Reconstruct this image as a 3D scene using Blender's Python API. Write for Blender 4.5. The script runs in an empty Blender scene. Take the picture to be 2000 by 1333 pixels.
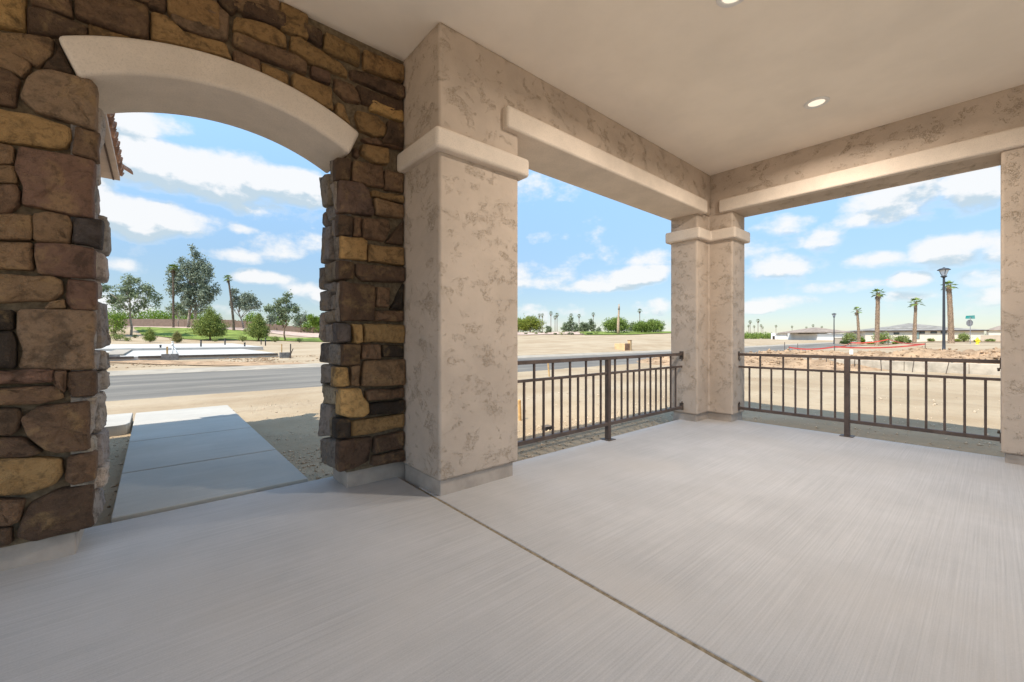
import bpy, math, random
import numpy as np
from mathutils import Vector

# ------------------------------------------------------------------ camera, sky, sun, exposure
scene = bpy.context.scene
COL = scene.collection
R = math.radians
CAM_H = 1.12
YAW = math.atan2(940.0, 811.0)
CA, SA = math.cos(YAW), math.sin(YAW)

cam_data = bpy.data.cameras.new("camera")
cam_data.sensor_width = 36.0
cam_data.lens = 811.0 / 2000.0 * 36.0
cam_data.shift_y = -0.00325
cam_data.clip_start = 0.05
cam_data.clip_end = 9000.0
camera = bpy.data.objects.new("camera", cam_data)
camera.location = (0, 0, CAM_H)
camera.rotation_euler = (R(90), 0, -(math.pi / 2 - YAW))
COL.objects.link(camera)
scene.camera = camera

SUN_DIR = Vector((0.68, 0.08, -1.0)).normalized()          # the way the light travels
SUN_ELEV = math.asin(-SUN_DIR.z)
SUN_AZ = math.atan2(-SUN_DIR.x, -SUN_DIR.y)                # clockwise from +Y, towards the sun

world = bpy.data.worlds.new("World")
scene.world = world
world.use_nodes = True
world.cycles.sampling_method = 'MANUAL'
world.cycles.sample_map_resolution = 256
SKY_STRENGTH = 0.145
SUN_STRENGTH = 2.0
LAMP_POWER = 16.0
scene.view_settings.view_transform = 'Standard'
scene.view_settings.look = 'None'
scene.view_settings.exposure = 1.72
scene.view_settings.gamma = 1.0
scene.view_settings.use_curve_mapping = False
scene.render.engine = 'CYCLES'
scene.cycles.use_denoising = True
scene.cycles.max_bounces = 10
scene.cycles.diffuse_bounces = 8
scene.cycles.sample_clamp_indirect = 8.0

sun_data = bpy.data.lights.new("sun", 'SUN')
sun_data.energy = SUN_STRENGTH
sun_data.angle = R(0.53)
sun_data.color = (1.0, 0.93, 0.82)
sun = bpy.data.objects.new("sun", sun_data)
sun.rotation_euler = SUN_DIR.to_track_quat('-Z', 'Y').to_euler()
sun.location = (-30, -10, 50)
COL.objects.link(sun)


class NT:
    """small helper to write node trees"""
    def __init__(self, tree):
        self.t = tree

    def n(self, kind, **kw):
        node = self.t.nodes.new(kind)
        for k, v in kw.items():
            setattr(node, k, v)
        return node

    def link(self, a, b):
        self.t.links.new(a, b)

    def put(self, sock, v):
        if hasattr(v, 'is_output') or isinstance(v, bpy.types.NodeSocket):
            self.t.links.new(v, sock)
        else:
            sock.default_value = v

    def math(self, op, a, b=None, c=None, clamp=False):
        m = self.n('ShaderNodeMath', operation=op)
        m.use_clamp = clamp
        self.put(m.inputs[0], a)
        if b is not None:
            self.put(m.inputs[1], b)
        if c is not None:
            self.put(m.inputs[2], c)
        return m.outputs[0]

    def mix(self, fac, a, b, blend='MIX'):
        m = self.n('ShaderNodeMix', data_type='RGBA', blend_type=blend)
        self.put(m.inputs[0], fac)
        for s, v in ((m.inputs[6], a), (m.inputs[7], b)):
            if isinstance(v, (tuple, list)):
                v = tuple(v) + ((1.0,) if len(v) == 3 else ())
            self.put(s, v)
        return m.outputs[2]

    def smooth(self, v, lo, hi, a=0.0, b=1.0):
        m = self.n('ShaderNodeMapRange', interpolation_type='SMOOTHSTEP')
        self.put(m.inputs[0], v)
        m.inputs[1].default_value = lo
        m.inputs[2].default_value = hi
        m.inputs[3].default_value = a
        m.inputs[4].default_value = b
        return m.outputs[0]

    def noise(self, vec, scale, detail=4.0, rough=0.5, dist=0.0, dims='3D'):
        m = self.n('ShaderNodeTexNoise')
        if vec is not None:
            self.link(vec, m.inputs['Vector'])
        m.noise_dimensions = dims
        m.inputs['Scale'].default_value = scale
        m.inputs['Detail'].default_value = detail
        m.inputs['Roughness'].default_value = rough
        m.inputs['Distortion'].default_value = dist
        return m.outputs[0]

    def scaled(self, vec, s):
        m = self.n('ShaderNodeVectorMath', operation='MULTIPLY')
        self.link(vec, m.inputs[0])
        m.inputs[1].default_value = s
        return m.outputs[0]


def px_dir(px, py):
    """bearing and elevation of a cloud, measured once and kept as angles of the sky"""
    r = (px - 1000) / 811.0
    u = (660 - py) / 811.0
    az = math.atan2(SA * r + CA, -CA * r + SA)
    return az, math.atan2(u, math.hypot(1, r))


# cumulus: (bearing, elevation, half width, half height, weight), angles in radians
CLOUDS = []
for (px, py, w, h, s) in [
        (430, 345, 165, 42, 1.6), (300, 322, 120, 44, 1.5), (545, 362, 105, 32, 1.5), (300, 425, 150, 30, 1.25), (260, 245, 80, 24, .95),
        (330, 250, 60, 20, .6), (470, 396, 120, 20, .7), (440, 494, 70, 13, .75), (560, 482, 85, 20, .8), (470, 449, 45, 8, .6),
        (300, 455, 90, 14, .55), (500, 542, 60, 9, .5), (250, 520, 60, 10, .35),
        (1060, 550, 70, 12, .75), (1235, 538, 95, 14, .8), (1150, 560, 90, 9, .6), (1290, 600, 50, 12, .5), (1060, 610, 50, 10, .3),
        (1760, 400, 120, 32, .9), (1890, 372, 90, 38, 1.0), (1690, 425, 55, 14, .6), (1518, 437, 62, 20, .8), (1607, 480, 42, 19, .95),
        (1530, 517, 100, 20, .8), (1700, 508, 75, 13, .75), (1860, 488, 100, 26, .9), (1960, 480, 80, 26, .9), (1640, 562, 80, 12, .6),
        (1775, 548, 45, 13, .75), (1910, 545, 80, 14, .6), (1560, 590, 90, 10, .5), (1800, 575, 90, 8, .45), (1480, 600, 40, 8, .6),
        (1950, 610, 60, 8, .4)]:
    a0, e0 = px_dir(px, py)
    a1, _ = px_dir(px + w, py)
    _, e1 = px_dir(px, py - h)
    CLOUDS.append((a0, e0, abs(a1 - a0) * 1.1, abs(e1 - e0) * 1.5, s))


def cloud_group():
    g = bpy.data.node_groups.new("cloud_field", 'ShaderNodeTree')
    g.interface.new_socket("az", in_out='INPUT', socket_type='NodeSocketFloat')
    g.interface.new_socket("el", in_out='INPUT', socket_type='NodeSocketFloat')
    g.interface.new_socket("field", in_out='OUTPUT', socket_type='NodeSocketFloat')
    k = NT(g)
    gi = k.n('NodeGroupInput')
    go = k.n('NodeGroupOutput')
    az, el = gi.outputs[0], gi.outputs[1]
    cv = k.n('ShaderNodeCombineXYZ')
    k.link(k.math('MULTIPLY', az, 8.0), cv.inputs[0])
    k.link(k.math('MULTIPLY', el, 13.0), cv.inputs[1])
    n1 = k.noise(cv.outputs[0], 1.05, 6.0, 0.57, 0.0, '2D')
    # the same kind of sky goes on all round: scattered cumulus of like size
    cl = k.n('ShaderNodeCombineXYZ')
    k.link(k.math('MULTIPLY', az, 3.2), cl.inputs[0])
    k.link(k.math('MULTIPLY', el, 8.5), cl.inputs[1])
    cl.inputs[2].default_value = 3.7
    best = k.math('MULTIPLY', k.math('SUBTRACT', k.noise(cl.outputs[0], 1.0, 1, .5, 0.0, '2D'), 0.62), 3.0)
    ae = k.n('ShaderNodeCombineXYZ')
    k.link(az, ae.inputs[0])
    k.link(el, ae.inputs[1])
    best = k.math('MAXIMUM', best, -0.6)
    for (a0, e0, w, h, s) in CLOUDS:
        q = k.n('ShaderNodeVectorMath', operation='MULTIPLY_ADD')
        k.link(ae.outputs[0], q.inputs[0])
        q.inputs[1].default_value = (1.0 / w, 1.0 / h, 0)
        q.inputs[2].default_value = (-a0 / w, -e0 / h, 0)
        d2 = k.n('ShaderNodeVectorMath', operation='DOT_PRODUCT')
        k.link(q.outputs[0], d2.inputs[0])
        k.link(q.outputs[0], d2.inputs[1])
        d = k.math('MULTIPLY_ADD', d2.outputs['Value'], -s, s)
        best = k.math('MAXIMUM', best, d)
    f = k.math('ADD', k.math('MULTIPLY', best, 0.36), k.math('MULTIPLY_ADD', n1, 1.15, -0.075))
    k.link(f, go.inputs[0])
    return g


def build_world():
    t = world.node_tree
    t.nodes.clear()
    k = NT(t)
    out = k.n('ShaderNodeOutputWorld')
    bg = k.n('ShaderNodeBackground')
    bg.inputs['Strength'].default_value = SKY_STRENGTH
    k.link(bg.outputs[0], out.inputs[0])
    sky = k.n('ShaderNodeTexSky', sky_type='NISHITA')
    sky.sun_disc = False
    sky.sun_elevation = SUN_ELEV
    sky.sun_rotation = SUN_AZ
    sky.altitude = 300
    sky.air_density = 1.0
    sky.dust_density = 0.25
    sky.ozone_density = 1.0
    tc = k.n('ShaderNodeTexCoord')
    sep = k.n('ShaderNodeSeparateXYZ')
    k.link(tc.outputs['Generated'], sep.inputs[0])
    az = k.math('ARCTAN2', sep.outputs[0], sep.outputs[1])
    el = k.math('ARCSINE', sep.outputs[2])
    grp = cloud_group()

    def field(e):
        gn = k.n('ShaderNodeGroup')
        gn.node_tree = grp
        k.link(az, gn.inputs[0])
        k.link(e, gn.inputs[1])
        return gn.outputs[0]
    f0 = field(el)
    f1 = field(k.math('ADD', el, 0.026))
    cover = k.smooth(f0, 0.47, 0.78)
    # thick cloud above a point leaves its base in grey-blue shade
    shade = k.math('MULTIPLY', k.smooth(k.math('SUBTRACT', f1, f0), -0.04, 0.17), k.smooth(f0, .5, .65))
    ccol = k.mix(shade, (2.05, 2.06, 2.07), (1.22, 1.48, 1.66))
    above = k.smooth(el, -0.01, 0.05)
    fac = k.math('MULTIPLY', k.math('MULTIPLY', cover, 0.93), above)
    # added gradient, same all round: dims low sky, bright zenith still fills the porch
    low_sky_dim = k.mix(k.smooth(el, 0.0, 0.70), (0.214, 0.222, 0.246), (0.935, 1.0, 0.885))
    vm = k.n('ShaderNodeVectorMath', operation='MULTIPLY')
    k.link(sky.outputs[0], vm.inputs[0])
    k.link(low_sky_dim, vm.inputs[1])
    col = k.mix(fac, vm.outputs[0], ccol)
    k.link(col, bg.inputs['Color'])


build_world()

# ------------------------------------------------------------------ helpers
ORG = {}


def tag(o, label=None, cat=None, group=None, kind=None):
    if label:
        o['label'] = label
    if cat:
        o['category'] = cat
    if group:
        o['group'] = group
    if kind:
        o['kind'] = kind
    return o


def empty(name, loc, label=None, cat=None, group=None):
    o = bpy.data.objects.new(name, None)
    o.empty_display_size = 0.2
    o.location = loc
    COL.objects.link(o)
    ORG[o] = Vector(loc)
    return tag(o, label, cat, group)


class MB:
    """collects world-space geometry; build() links it as one mesh object"""
    def __init__(self):
        self.v = []
        self.f = []

    def add(self, verts, faces):
        b = len(self.v)
        self.v.extend([tuple(p) for p in verts])
        self.f.extend([tuple(i + b for i in fc) for fc in faces])
        return self

    def box(self, x0, y0, z0, x1, y1, z1):
        return self.add([(x0, y0, z0), (x1, y0, z0), (x1, y1, z0), (x0, y1, z0), (x0, y0, z1), (x1, y0, z1), (x1, y1, z1), (x0, y1, z1)],
                        [(0, 3, 2, 1), (4, 5, 6, 7), (0, 1, 5, 4), (1, 2, 6, 5), (2, 3, 7, 6), (3, 0, 4, 7)])

    def prism(self, poly, z0, z1):
        """vertical prism over a ccw xy polygon"""
        n = len(poly)
        vs = [(x, y, z0) for x, y in poly] + [(x, y, z1) for x, y in poly]
        fs = [tuple(range(n - 1, -1, -1)), tuple(range(n, 2 * n))]
        fs += [(i, (i + 1) % n, n + (i + 1) % n, n + i) for i in range(n)]
        return self.add(vs, fs)

    def slabxz(self, poly, y0, y1):
        """prism along y over an xz polygon, ccw seen from -y"""
        n = len(poly)
        vs = [(x, y0, z) for x, z in poly] + [(x, y1, z) for x, z in poly]
        fs = [tuple(range(n)), tuple(range(2 * n - 1, n - 1, -1))]
        fs += [((i + 1) % n, i, n + i, n + (i + 1) % n) for i in range(n)]
        return self.add(vs, fs)

    def tube(self, pts, rads, n=8, cap=True):
        pts = [Vector(p) for p in pts]
        b = len(self.v)
        up = Vector((0.0, 0.0, 1.0))
        for i, p in enumerate(pts):
            d = (pts[min(i + 1, len(pts) - 1)] - pts[max(i - 1, 0)])
            if d.length < 1e-9:
                d = up.copy()
            d.normalize()
            a = d.cross(Vector((1, 0, 0)) if abs(d.x) < 0.8 else Vector((0, 1, 0)))
            a.normalize()
            c = d.cross(a)
            r = rads[i] if isinstance(rads, (list, tuple)) else rads
            for j in range(n):
                t = 2 * math.pi * j / n
                self.v.append(tuple(p + (a * math.cos(t) + c * math.sin(t)) * r))
        for i in range(len(pts) - 1):
            for j in range(n):
                j2 = (j + 1) % n
                self.f.append((b + i * n + j, b + i * n + j2, b + (i + 1) * n + j2, b + (i + 1) * n + j))
        if cap:
            self.f.append(tuple(b + j for j in range(n - 1, -1, -1)))
            e = b + (len(pts) - 1) * n
            self.f.append(tuple(e + j for j in range(n)))
        return self

    def lathe(self, prof, cx, cy, n=24):
        """prof: list of (r, z)"""
        b = len(self.v)
        for r, z in prof:
            for j in range(n):
                t = 2 * math.pi * j / n
                self.v.append((cx + r * math.cos(t), cy + r * math.sin(t), z))
        for i in range(len(prof) - 1):
            for j in range(n):
                j2 = (j + 1) % n
                self.f.append((b + i * n + j, b + i * n + j2, b + (i + 1) * n + j2, b + (i + 1) * n + j))
        self.f.append(tuple(b + j for j in range(n - 1, -1, -1)))
        e = b + (len(prof) - 1) * n
        self.f.append(tuple(e + j for j in range(n)))
        return self

    def build(self, name, material, parent=None, smooth=False, bevel=0.0, seg=3, color=None):
        vs = np.array(self.v, dtype=float)
        if parent is not None:
            org = ORG[parent]
        else:
            org = Vector(((vs[:, 0].min() + vs[:, 0].max()) / 2, (vs[:, 1].min() + vs[:, 1].max()) / 2, vs[:, 2].min()))
        vs = vs - np.array(org)
        me = bpy.data.meshes.new(name)
        me.from_pydata(vs.tolist(), [], self.f)
        me.validate()
        me.update()
        o = bpy.data.objects.new(name, me)
        if material is not None:
            me.materials.append(M[material])
        COL.objects.link(o)
        if parent is not None:
            o.parent = parent
        else:
            o.location = org
        ORG[o] = Vector(org)
        if color is not None:
            o.color = tuple(color) + (1.0,)
        if bevel:
            md = o.modifiers.new("bevel", 'BEVEL')
            md.width = bevel
            md.segments = seg
            md.limit_method = 'ANGLE'
            md.harden_normals = True
            smooth = True
        if smooth:
            me.polygons.foreach_set('use_smooth', [True] * len(me.polygons))
        return o


def fast_mesh(name, verts, faces, material, parent=None, loc=(0, 0, 0), smooth=False):
    """verts Nx3 local, faces Mxk (all the same k)"""
    verts = np.asarray(verts, dtype=np.float32)
    faces = np.asarray(faces, dtype=np.int32)
    k = faces.shape[1]
    me = bpy.data.meshes.new(name)
    me.vertices.add(len(verts))
    me.vertices.foreach_set('co', verts.ravel())
    me.loops.add(faces.size)
    me.loops.foreach_set('vertex_index', faces.ravel())
    me.polygons.add(len(faces))
    me.polygons.foreach_set('loop_start', np.arange(0, faces.size, k, dtype=np.int32))
    if smooth:
        me.polygons.foreach_set('use_smooth', np.ones(len(faces), dtype=bool))
    me.update(calc_edges=True)
    me.validate()
    if material:
        me.materials.append(M[material])
    o = bpy.data.objects.new(name, me)
    COL.objects.link(o)
    if parent is not None:
        o.parent = parent
    o.location = loc
    return o


def copy_tree(o, parent=None):
    c = o.copy()
    COL.objects.link(c)
    c.parent = parent
    for ch in o.children:
        copy_tree(ch, c)
    return c


# lattice noise, vectorised
_rng = np.random.RandomState(5)
_LAT = _rng.rand(256, 256)


def vnoise(x, y):
    x = np.asarray(x, dtype=float)
    y = np.asarray(y, dtype=float)
    xi = np.floor(x).astype(int)
    yi = np.floor(y).astype(int)
    fx = x - xi
    fy = y - yi
    fx = fx * fx * (3 - 2 * fx)
    fy = fy * fy * (3 - 2 * fy)
    a = _LAT[xi % 256, yi % 256]
    b = _LAT[(xi + 1) % 256, yi % 256]
    c = _LAT[xi % 256, (yi + 1) % 256]
    d = _LAT[(xi + 1) % 256, (yi + 1) % 256]
    return (a * (1 - fx) + b * fx) * (1 - fy) + (c * (1 - fx) + d * fx) * fy - 0.5


def fbm(x, y, octaves=4):
    s = 0.0
    amp = 1.0
    for i in range(octaves):
        s = s + amp * vnoise(x * 2 ** i + 17 * i, y * 2 ** i + 31 * i)
        amp *= 0.5
    return s


# ------------------------------------------------------------------ materials
M = {}


def new_mat(name):
    m = bpy.data.materials.new(name)
    m.use_nodes = True
    t = m.node_tree
    t.nodes.clear()
    k = NT(t)
    out = k.n('ShaderNodeOutputMaterial')
    bs = k.n('ShaderNodeBsdfPrincipled')
    k.link(bs.outputs[0], out.inputs[0])
    M[name] = m
    return k, bs, out


def bump(k, bs, height, strength, dist=0.01):
    b = k.n('ShaderNodeBump')
    b.inputs['Strength'].default_value = strength
    b.inputs['Distance'].default_value = dist
    k.link(height, b.inputs['Height'])
    k.link(b.outputs[0], bs.inputs['Normal'])
    return b


def plain(name, col, rough=0.7, var=0.25, scale=4.0, bstr=0.3, bscale=60.0, bdist=0.004, metal=0.0, spec=0.3):
    k, bs, out = new_mat(name)
    g = k.n('ShaderNodeNewGeometry')
    pos = g.outputs['Position']
    n = k.noise(pos, scale, 6, 0.6)
    lo = tuple(c * (1 - var) for c in col)
    hi = tuple(min(1, c * (1 + var)) for c in col)
    k.link(k.mix(k.smooth(n, 0.3, 0.7), lo, hi), bs.inputs['Base Color'])
    bs.inputs['Roughness'].default_value = rough
    bs.inputs['Metallic'].default_value = metal
    bs.inputs['Specular IOR Level'].default_value = spec
    if bstr:
        bump(k, bs, k.noise(pos, bscale, 4, 0.6), bstr, bdist)
    return k, bs


def mat_concrete(name, col, brush_axis='x', warm=(1.0, 0.94, 0.86)):
    k, bs, out = new_mat(name)
    g = k.n('ShaderNodeNewGeometry')
    pos = g.outputs['Position']
    st = (1.2, 120.0, 1.0) if brush_axis == 'x' else (120.0, 1.2, 1.0)
    st2 = (0.45, 30.0, 1.0) if brush_axis == 'x' else (30.0, 0.45, 1.0)
    fine = k.noise(k.scaled(pos, st), 1.0, 3, 0.6)
    wide = k.noise(k.scaled(pos, st2), 1.0, 3, 0.55)
    blot = k.noise(pos, 1.5, 6, 0.65)
    grain = k.noise(pos, 150.0, 4, 0.65)
    v = k.math('ADD', k.math('MULTIPLY', k.math('SUBTRACT', fine, 0.5), 0.52), k.math('MULTIPLY', k.math('SUBTRACT', wide, 0.5), 0.07))
    v = k.math('ADD', v, k.math('MULTIPLY', k.math('SUBTRACT', blot, 0.5), 0.52))
    v = k.math('ADD', v, k.math('MULTIPLY', k.math('SUBTRACT', grain, 0.5), 0.38))
    lo = tuple(c * 0.72 for c in col)
    hi = tuple(min(1, c * 1.24) for c in col)
    c1 = k.mix(k.smooth(v, -0.45, 0.45), lo, hi)
    c2 = k.mix(k.math('MULTIPLY', k.smooth(k.noise(pos, 0.7, 3, .5), 0.45, 0.75), 0.5), c1, tuple(c * w for c, w in zip(col, warm)))
    # a few dark specks and scuffs
    sp = k.smooth(k.noise(pos, 13.0, 3, 0.7), 0.74, 0.80)
    c3 = k.mix(k.math('MULTIPLY', sp, 0.35), c2, tuple(c * 0.45 for c in col))
    k.link(c3, bs.inputs['Base Color'])
    bs.inputs['Roughness'].default_value = 0.82
    bs.inputs['Specular IOR Level'].default_value = 0.25
    h = k.math('ADD', k.math('MULTIPLY', fine, 1.0), k.math('MULTIPLY', grain, 0.4))
    bump(k, bs, h, 0.35, 0.003)


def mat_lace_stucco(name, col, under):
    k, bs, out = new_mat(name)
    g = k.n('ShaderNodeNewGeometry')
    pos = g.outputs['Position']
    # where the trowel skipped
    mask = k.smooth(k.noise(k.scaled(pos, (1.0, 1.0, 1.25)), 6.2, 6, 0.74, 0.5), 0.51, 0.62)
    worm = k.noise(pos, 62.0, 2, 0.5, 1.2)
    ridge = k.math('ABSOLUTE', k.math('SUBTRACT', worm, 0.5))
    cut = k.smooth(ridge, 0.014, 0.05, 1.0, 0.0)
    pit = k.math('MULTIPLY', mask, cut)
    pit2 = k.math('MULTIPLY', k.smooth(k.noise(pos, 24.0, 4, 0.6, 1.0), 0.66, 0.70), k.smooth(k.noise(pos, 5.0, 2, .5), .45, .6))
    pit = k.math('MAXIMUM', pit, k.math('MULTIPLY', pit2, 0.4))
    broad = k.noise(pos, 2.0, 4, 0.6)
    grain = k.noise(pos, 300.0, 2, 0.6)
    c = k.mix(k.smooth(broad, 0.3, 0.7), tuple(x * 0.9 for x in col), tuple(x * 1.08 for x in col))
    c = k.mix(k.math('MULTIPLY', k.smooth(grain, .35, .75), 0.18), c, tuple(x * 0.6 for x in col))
    c = k.mix(k.math('MULTIPLY', pit, 0.55), c, under)  # undercoat tone in the pits, also darkened to paint in their recess shade
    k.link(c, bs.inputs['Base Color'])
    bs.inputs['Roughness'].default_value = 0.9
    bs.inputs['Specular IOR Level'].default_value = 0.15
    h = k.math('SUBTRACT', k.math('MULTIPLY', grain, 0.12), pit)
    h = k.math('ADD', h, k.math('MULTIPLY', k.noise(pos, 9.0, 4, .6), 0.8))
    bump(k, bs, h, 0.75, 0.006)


def mat_sand_stucco(name, col):
    k, bs, out = new_mat(name)
    g = k.n('ShaderNodeNewGeometry')
    pos = g.outputs['Position']
    grain = k.noise(pos, 130.0, 4, 0.7)
    broad = k.noise(pos, 2.5, 5, 0.65)
    c = k.mix(k.smooth(broad, 0.3, 0.7), tuple(x * 0.9 for x in col), tuple(x * 1.06 for x in col))
    c = k.mix(k.math('MULTIPLY', k.smooth(grain, .45, .75), 0.5), c, tuple(x * 0.6 for x in col))
    k.link(c, bs.inputs['Base Color'])
    bs.inputs['Roughness'].default_value = 0.92
    bs.inputs['Specular IOR Level'].default_value = 0.12
    bump(k, bs, k.math('ADD', grain, k.math('MULTIPLY', k.noise(pos, 14.0, 3, .5), 0.6)), 0.45, 0.003)


def mat_stone():
    k, bs, out = new_mat('stone')
    oi = k.n('ShaderNodeObjectInfo')
    g = k.n('ShaderNodeNewGeometry')
    pos = g.outputs['Position']
    off = k.n('ShaderNodeVectorMath', operation='ADD')
    k.link(pos, off.inputs[0])
    cx = k.n('ShaderNodeCombineXYZ')
    k.link(k.math('MULTIPLY', oi.outputs['Random'], 40.0), cx.inputs[0])
    k.link(k.math('MULTIPLY', oi.outputs['Random'], 23.0), cx.inputs[2])
    k.link(cx.outputs[0], off.inputs[1])
    p = off.outputs[0]
    big = k.noise(p, 7.0, 5, 0.65, 0.4)
    mid = k.noise(p, 28.0, 6, 0.7)
    fine = k.noise(p, 170.0, 3, 0.65)
    base = oi.outputs['Color']
    dark = k.mix(0.62, base, (0.035, 0.024, 0.016))
    lite = k.mix(0.4, base, (0.42, 0.27, 0.12))
    c = k.mix(k.smooth(big, 0.52, 0.68), base, lite)
    c = k.mix(k.smooth(big, 0.48, 0.32), c, dark)
    c = k.mix(k.math('MULTIPLY', k.smooth(mid, .47, .68), 0.7), c, dark)
    c = k.mix(k.math('MULTIPLY', k.smooth(fine, .55, .8), 0.22), c, (0.34, 0.23, 0.14))
    # pale chips
    c = k.mix(k.math('MULTIPLY', k.smooth(k.noise(p, 46.0, 4, .7, 1.0), .72, .76), 0.5), c, (0.42, 0.36, 0.30))
    k.link(c, bs.inputs['Base Color'])
    bs.inputs['Roughness'].default_value = 0.88
    bs.inputs['Specular IOR Level'].default_value = 0.25
    h = k.math('ADD', k.math('MULTIPLY', mid, 1.0), k.math('MULTIPLY', fine, 0.3))
    h = k.math('ADD', h, k.math('MULTIPLY', big, 1.6))
    bump(k, bs, h, 1.0, 0.028)


def mat_ground():
    k, bs, out = new_mat('sand')
    g = k.n('ShaderNodeNewGeometry')
    pos = g.outputs['Position']
    a = k.noise(pos, 0.35, 5, 0.6)
    streak = k.noise(k.scaled(pos, (0.05, 0.45, 1.0)), 1.0, 5, 0.6)
    b = k.noise(pos, 6.0, 6, 0.68)
    c_ = k.noise(pos, 60.0, 4, 0.7)
    col = k.mix(k.smooth(a, 0.3, 0.7), (0.315, 0.232, 0.146), (0.41, 0.324, 0.22))
    col = k.mix(k.math('MULTIPLY', k.smooth(streak, 0.45, 0.7), 0.5), col, (0.455, 0.375, 0.272))
    col = k.mix(k.math('MULTIPLY', k.smooth(b, 0.5, 0.72), 0.4), col, (0.29, 0.205, 0.13))
    col = k.mix(k.math('MULTIPLY', k.smooth(c_, 0.6, 0.8), 0.45), col, (0.27, 0.19, 0.12))
    # wheel tracks pressed into the soil beside the road and across the right lot
    sp = k.n('ShaderNodeSeparateXYZ')
    k.link(pos, sp.inputs[0])
    wob = k.math('MULTIPLY', k.math('SUBTRACT', k.noise(pos, 0.16, 2, .5), 0.5), 2.2)
    trk = None
    for ax_, at_ in ((1, 8.4), (1, 9.9), (0, 11.6), (0, 13.2), (1, 21.4), (1, 22.9)):
        dd = k.math('ABSOLUTE', k.math('SUBTRACT', k.math('ADD', sp.outputs[ax_], wob), at_))
        one = k.smooth(dd, 0.09, 0.19, 1.0, 0.0)
        trk = one if trk is None else k.math('MAXIMUM', trk, one)
    tread = k.noise(pos, 11.0, 3, .7)
    trk = k.math('MULTIPLY', trk, k.smooth(tread, .35, .6))
    col = k.mix(k.math('MULTIPLY', trk, 0.38), col, (0.27, 0.195, 0.125))
    k.link(col, bs.inputs['Base Color'])
    bs.inputs['Roughness'].default_value = 0.95
    bs.inputs['Specular IOR Level'].default_value = 0.1
    h = k.math('ADD', k.math('MULTIPLY', b, 1.0), k.math('MULTIPLY', c_, 0.35))
    bump(k, bs, h, 0.8, 0.03)


def mat_road():
    k, bs, out = new_mat('asphalt')
    g = k.n('ShaderNodeNewGeometry')
    pos = g.outputs['Position']
    st = k.noise(k.scaled(pos, (0.10, 1.1, 1.0)), 1.0, 5, 0.62)
    fl = k.noise(k.scaled(pos, (0.5, 3.5, 1.0)), 1.0, 4, 0.6)
    ag = k.noise(pos, 70.0, 3, 0.7)
    c = k.mix(k.smooth(st, 0.32, 0.68), (0.125, 0.115, 0.10), (0.21, 0.188, 0.158))
    c = k.mix(k.math('MULTIPLY', k.smooth(fl, 0.56, 0.74), 0.55), c, (0.30, 0.255, 0.20))
    c = k.mix(k.math('MULTIPLY', k.smooth(ag, 0.5, 0.8), 0.4), c, (0.06, 0.056, 0.05))
    k.link(c, bs.inputs['Base Color'])
    bs.inputs['Roughness'].default_value = 0.92
    bs.inputs['Specular IOR Level'].default_value = 0.2
    bump(k, bs, ag, 0.5, 0.008)


def mat_leaf(name, c1, c2, trans=0.3, rough=0.6):
    k, bs, out = new_mat(name)
    g = k.n('ShaderNodeNewGeometry')
    n = k.noise(g.outputs['Position'], 0.9, 3, 0.5)
    f = k.math('ADD', k.math('MULTIPLY', g.outputs['Random Per Island'], 0.65), k.math('MULTIPLY', n, 0.4))
    col = k.mix(k.smooth(f, 0.1, 0.9), c1, c2)
    k.link(col, bs.inputs['Base Color'])
    bs.inputs['Roughness'].default_value = rough
    bs.inputs['Specular IOR Level'].default_value = 0.25
    tr = k.n('ShaderNodeBsdfTranslucent')
    k.link(col, tr.inputs['Color'])
    mx = k.n('ShaderNodeMixShader')
    mx.inputs[0].default_value = trans
    k.link(bs.outputs[0], mx.inputs[1])
    k.link(tr.outputs[0], mx.inputs[2])
    k.link(mx.outputs[0], out.inputs[0])


mat_concrete('floor_concrete', (0.445, 0.425, 0.408), 'x')
mat_concrete('walk_concrete', (0.43, 0.405, 0.36), 'x')
mat_concrete('slab_concrete', (0.46, 0.435, 0.395), 'x')
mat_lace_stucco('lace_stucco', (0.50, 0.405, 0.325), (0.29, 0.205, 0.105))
mat_sand_stucco('trim_stucco', (0.66, 0.56, 0.465))
mat_sand_stucco('wing_stucco', (0.55, 0.45, 0.37))
mat_stone()
mat_ground()
plain('mortar', (0.165, 0.122, 0.076), 0.95, .35, 30, .8, 90, .006)
plain('ceiling_paint', (0.84, 0.745, 0.635), 0.93, .05, 1.3, .18, 320, .002, spec=.1)
plain('base_stucco', (0.40, 0.335, 0.28), 0.92, .15, 5, .3, 160, .003)
plain('joint_filler', (0.24, 0.19, 0.125), 0.95, .35, 40, .7, 200, .004)
plain('bronze_metal', (0.095, 0.068, 0.056), 0.5, .25, 6, .12, 240, .001, metal=0.0, spec=.3)
plain('bracket_metal', (0.10, 0.075, 0.06), 0.5, .3, 8, .1, 200, .001, metal=.3)
plain('white_trim', (0.72, 0.69, 0.66), 0.5, .04, 5, 0)
plain('roof_tile', (0.42, 0.225, 0.14), 0.85, .4, 9, .5, 60, .006)
plain('roof_felt', (0.12, 0.09, 0.075), 0.95, .2, 5, .2)
plain('fascia_paint', (0.52, 0.40, 0.32), 0.8, .08, 6, .15, 160, .002)
plain('dark_gap', (0.10, 0.065, 0.05), 0.9, .1, 6, 0)
mat_road()
plain('kerb_concrete', (0.33, 0.285, 0.225), 0.9, .15, 1.5, .4, 60, .006)
plain('dirt', (0.37, 0.25, 0.155), 0.97, .3, 1.8, .9, 14, .06, spec=.08)
plain('clod', (0.50, 0.40, 0.29), 0.97, .35, 9, .8, 60, .01, spec=.08)
plain('pebble', (0.40, 0.33, 0.26), 0.9, .5, 30, .5, 120, .005)
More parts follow.
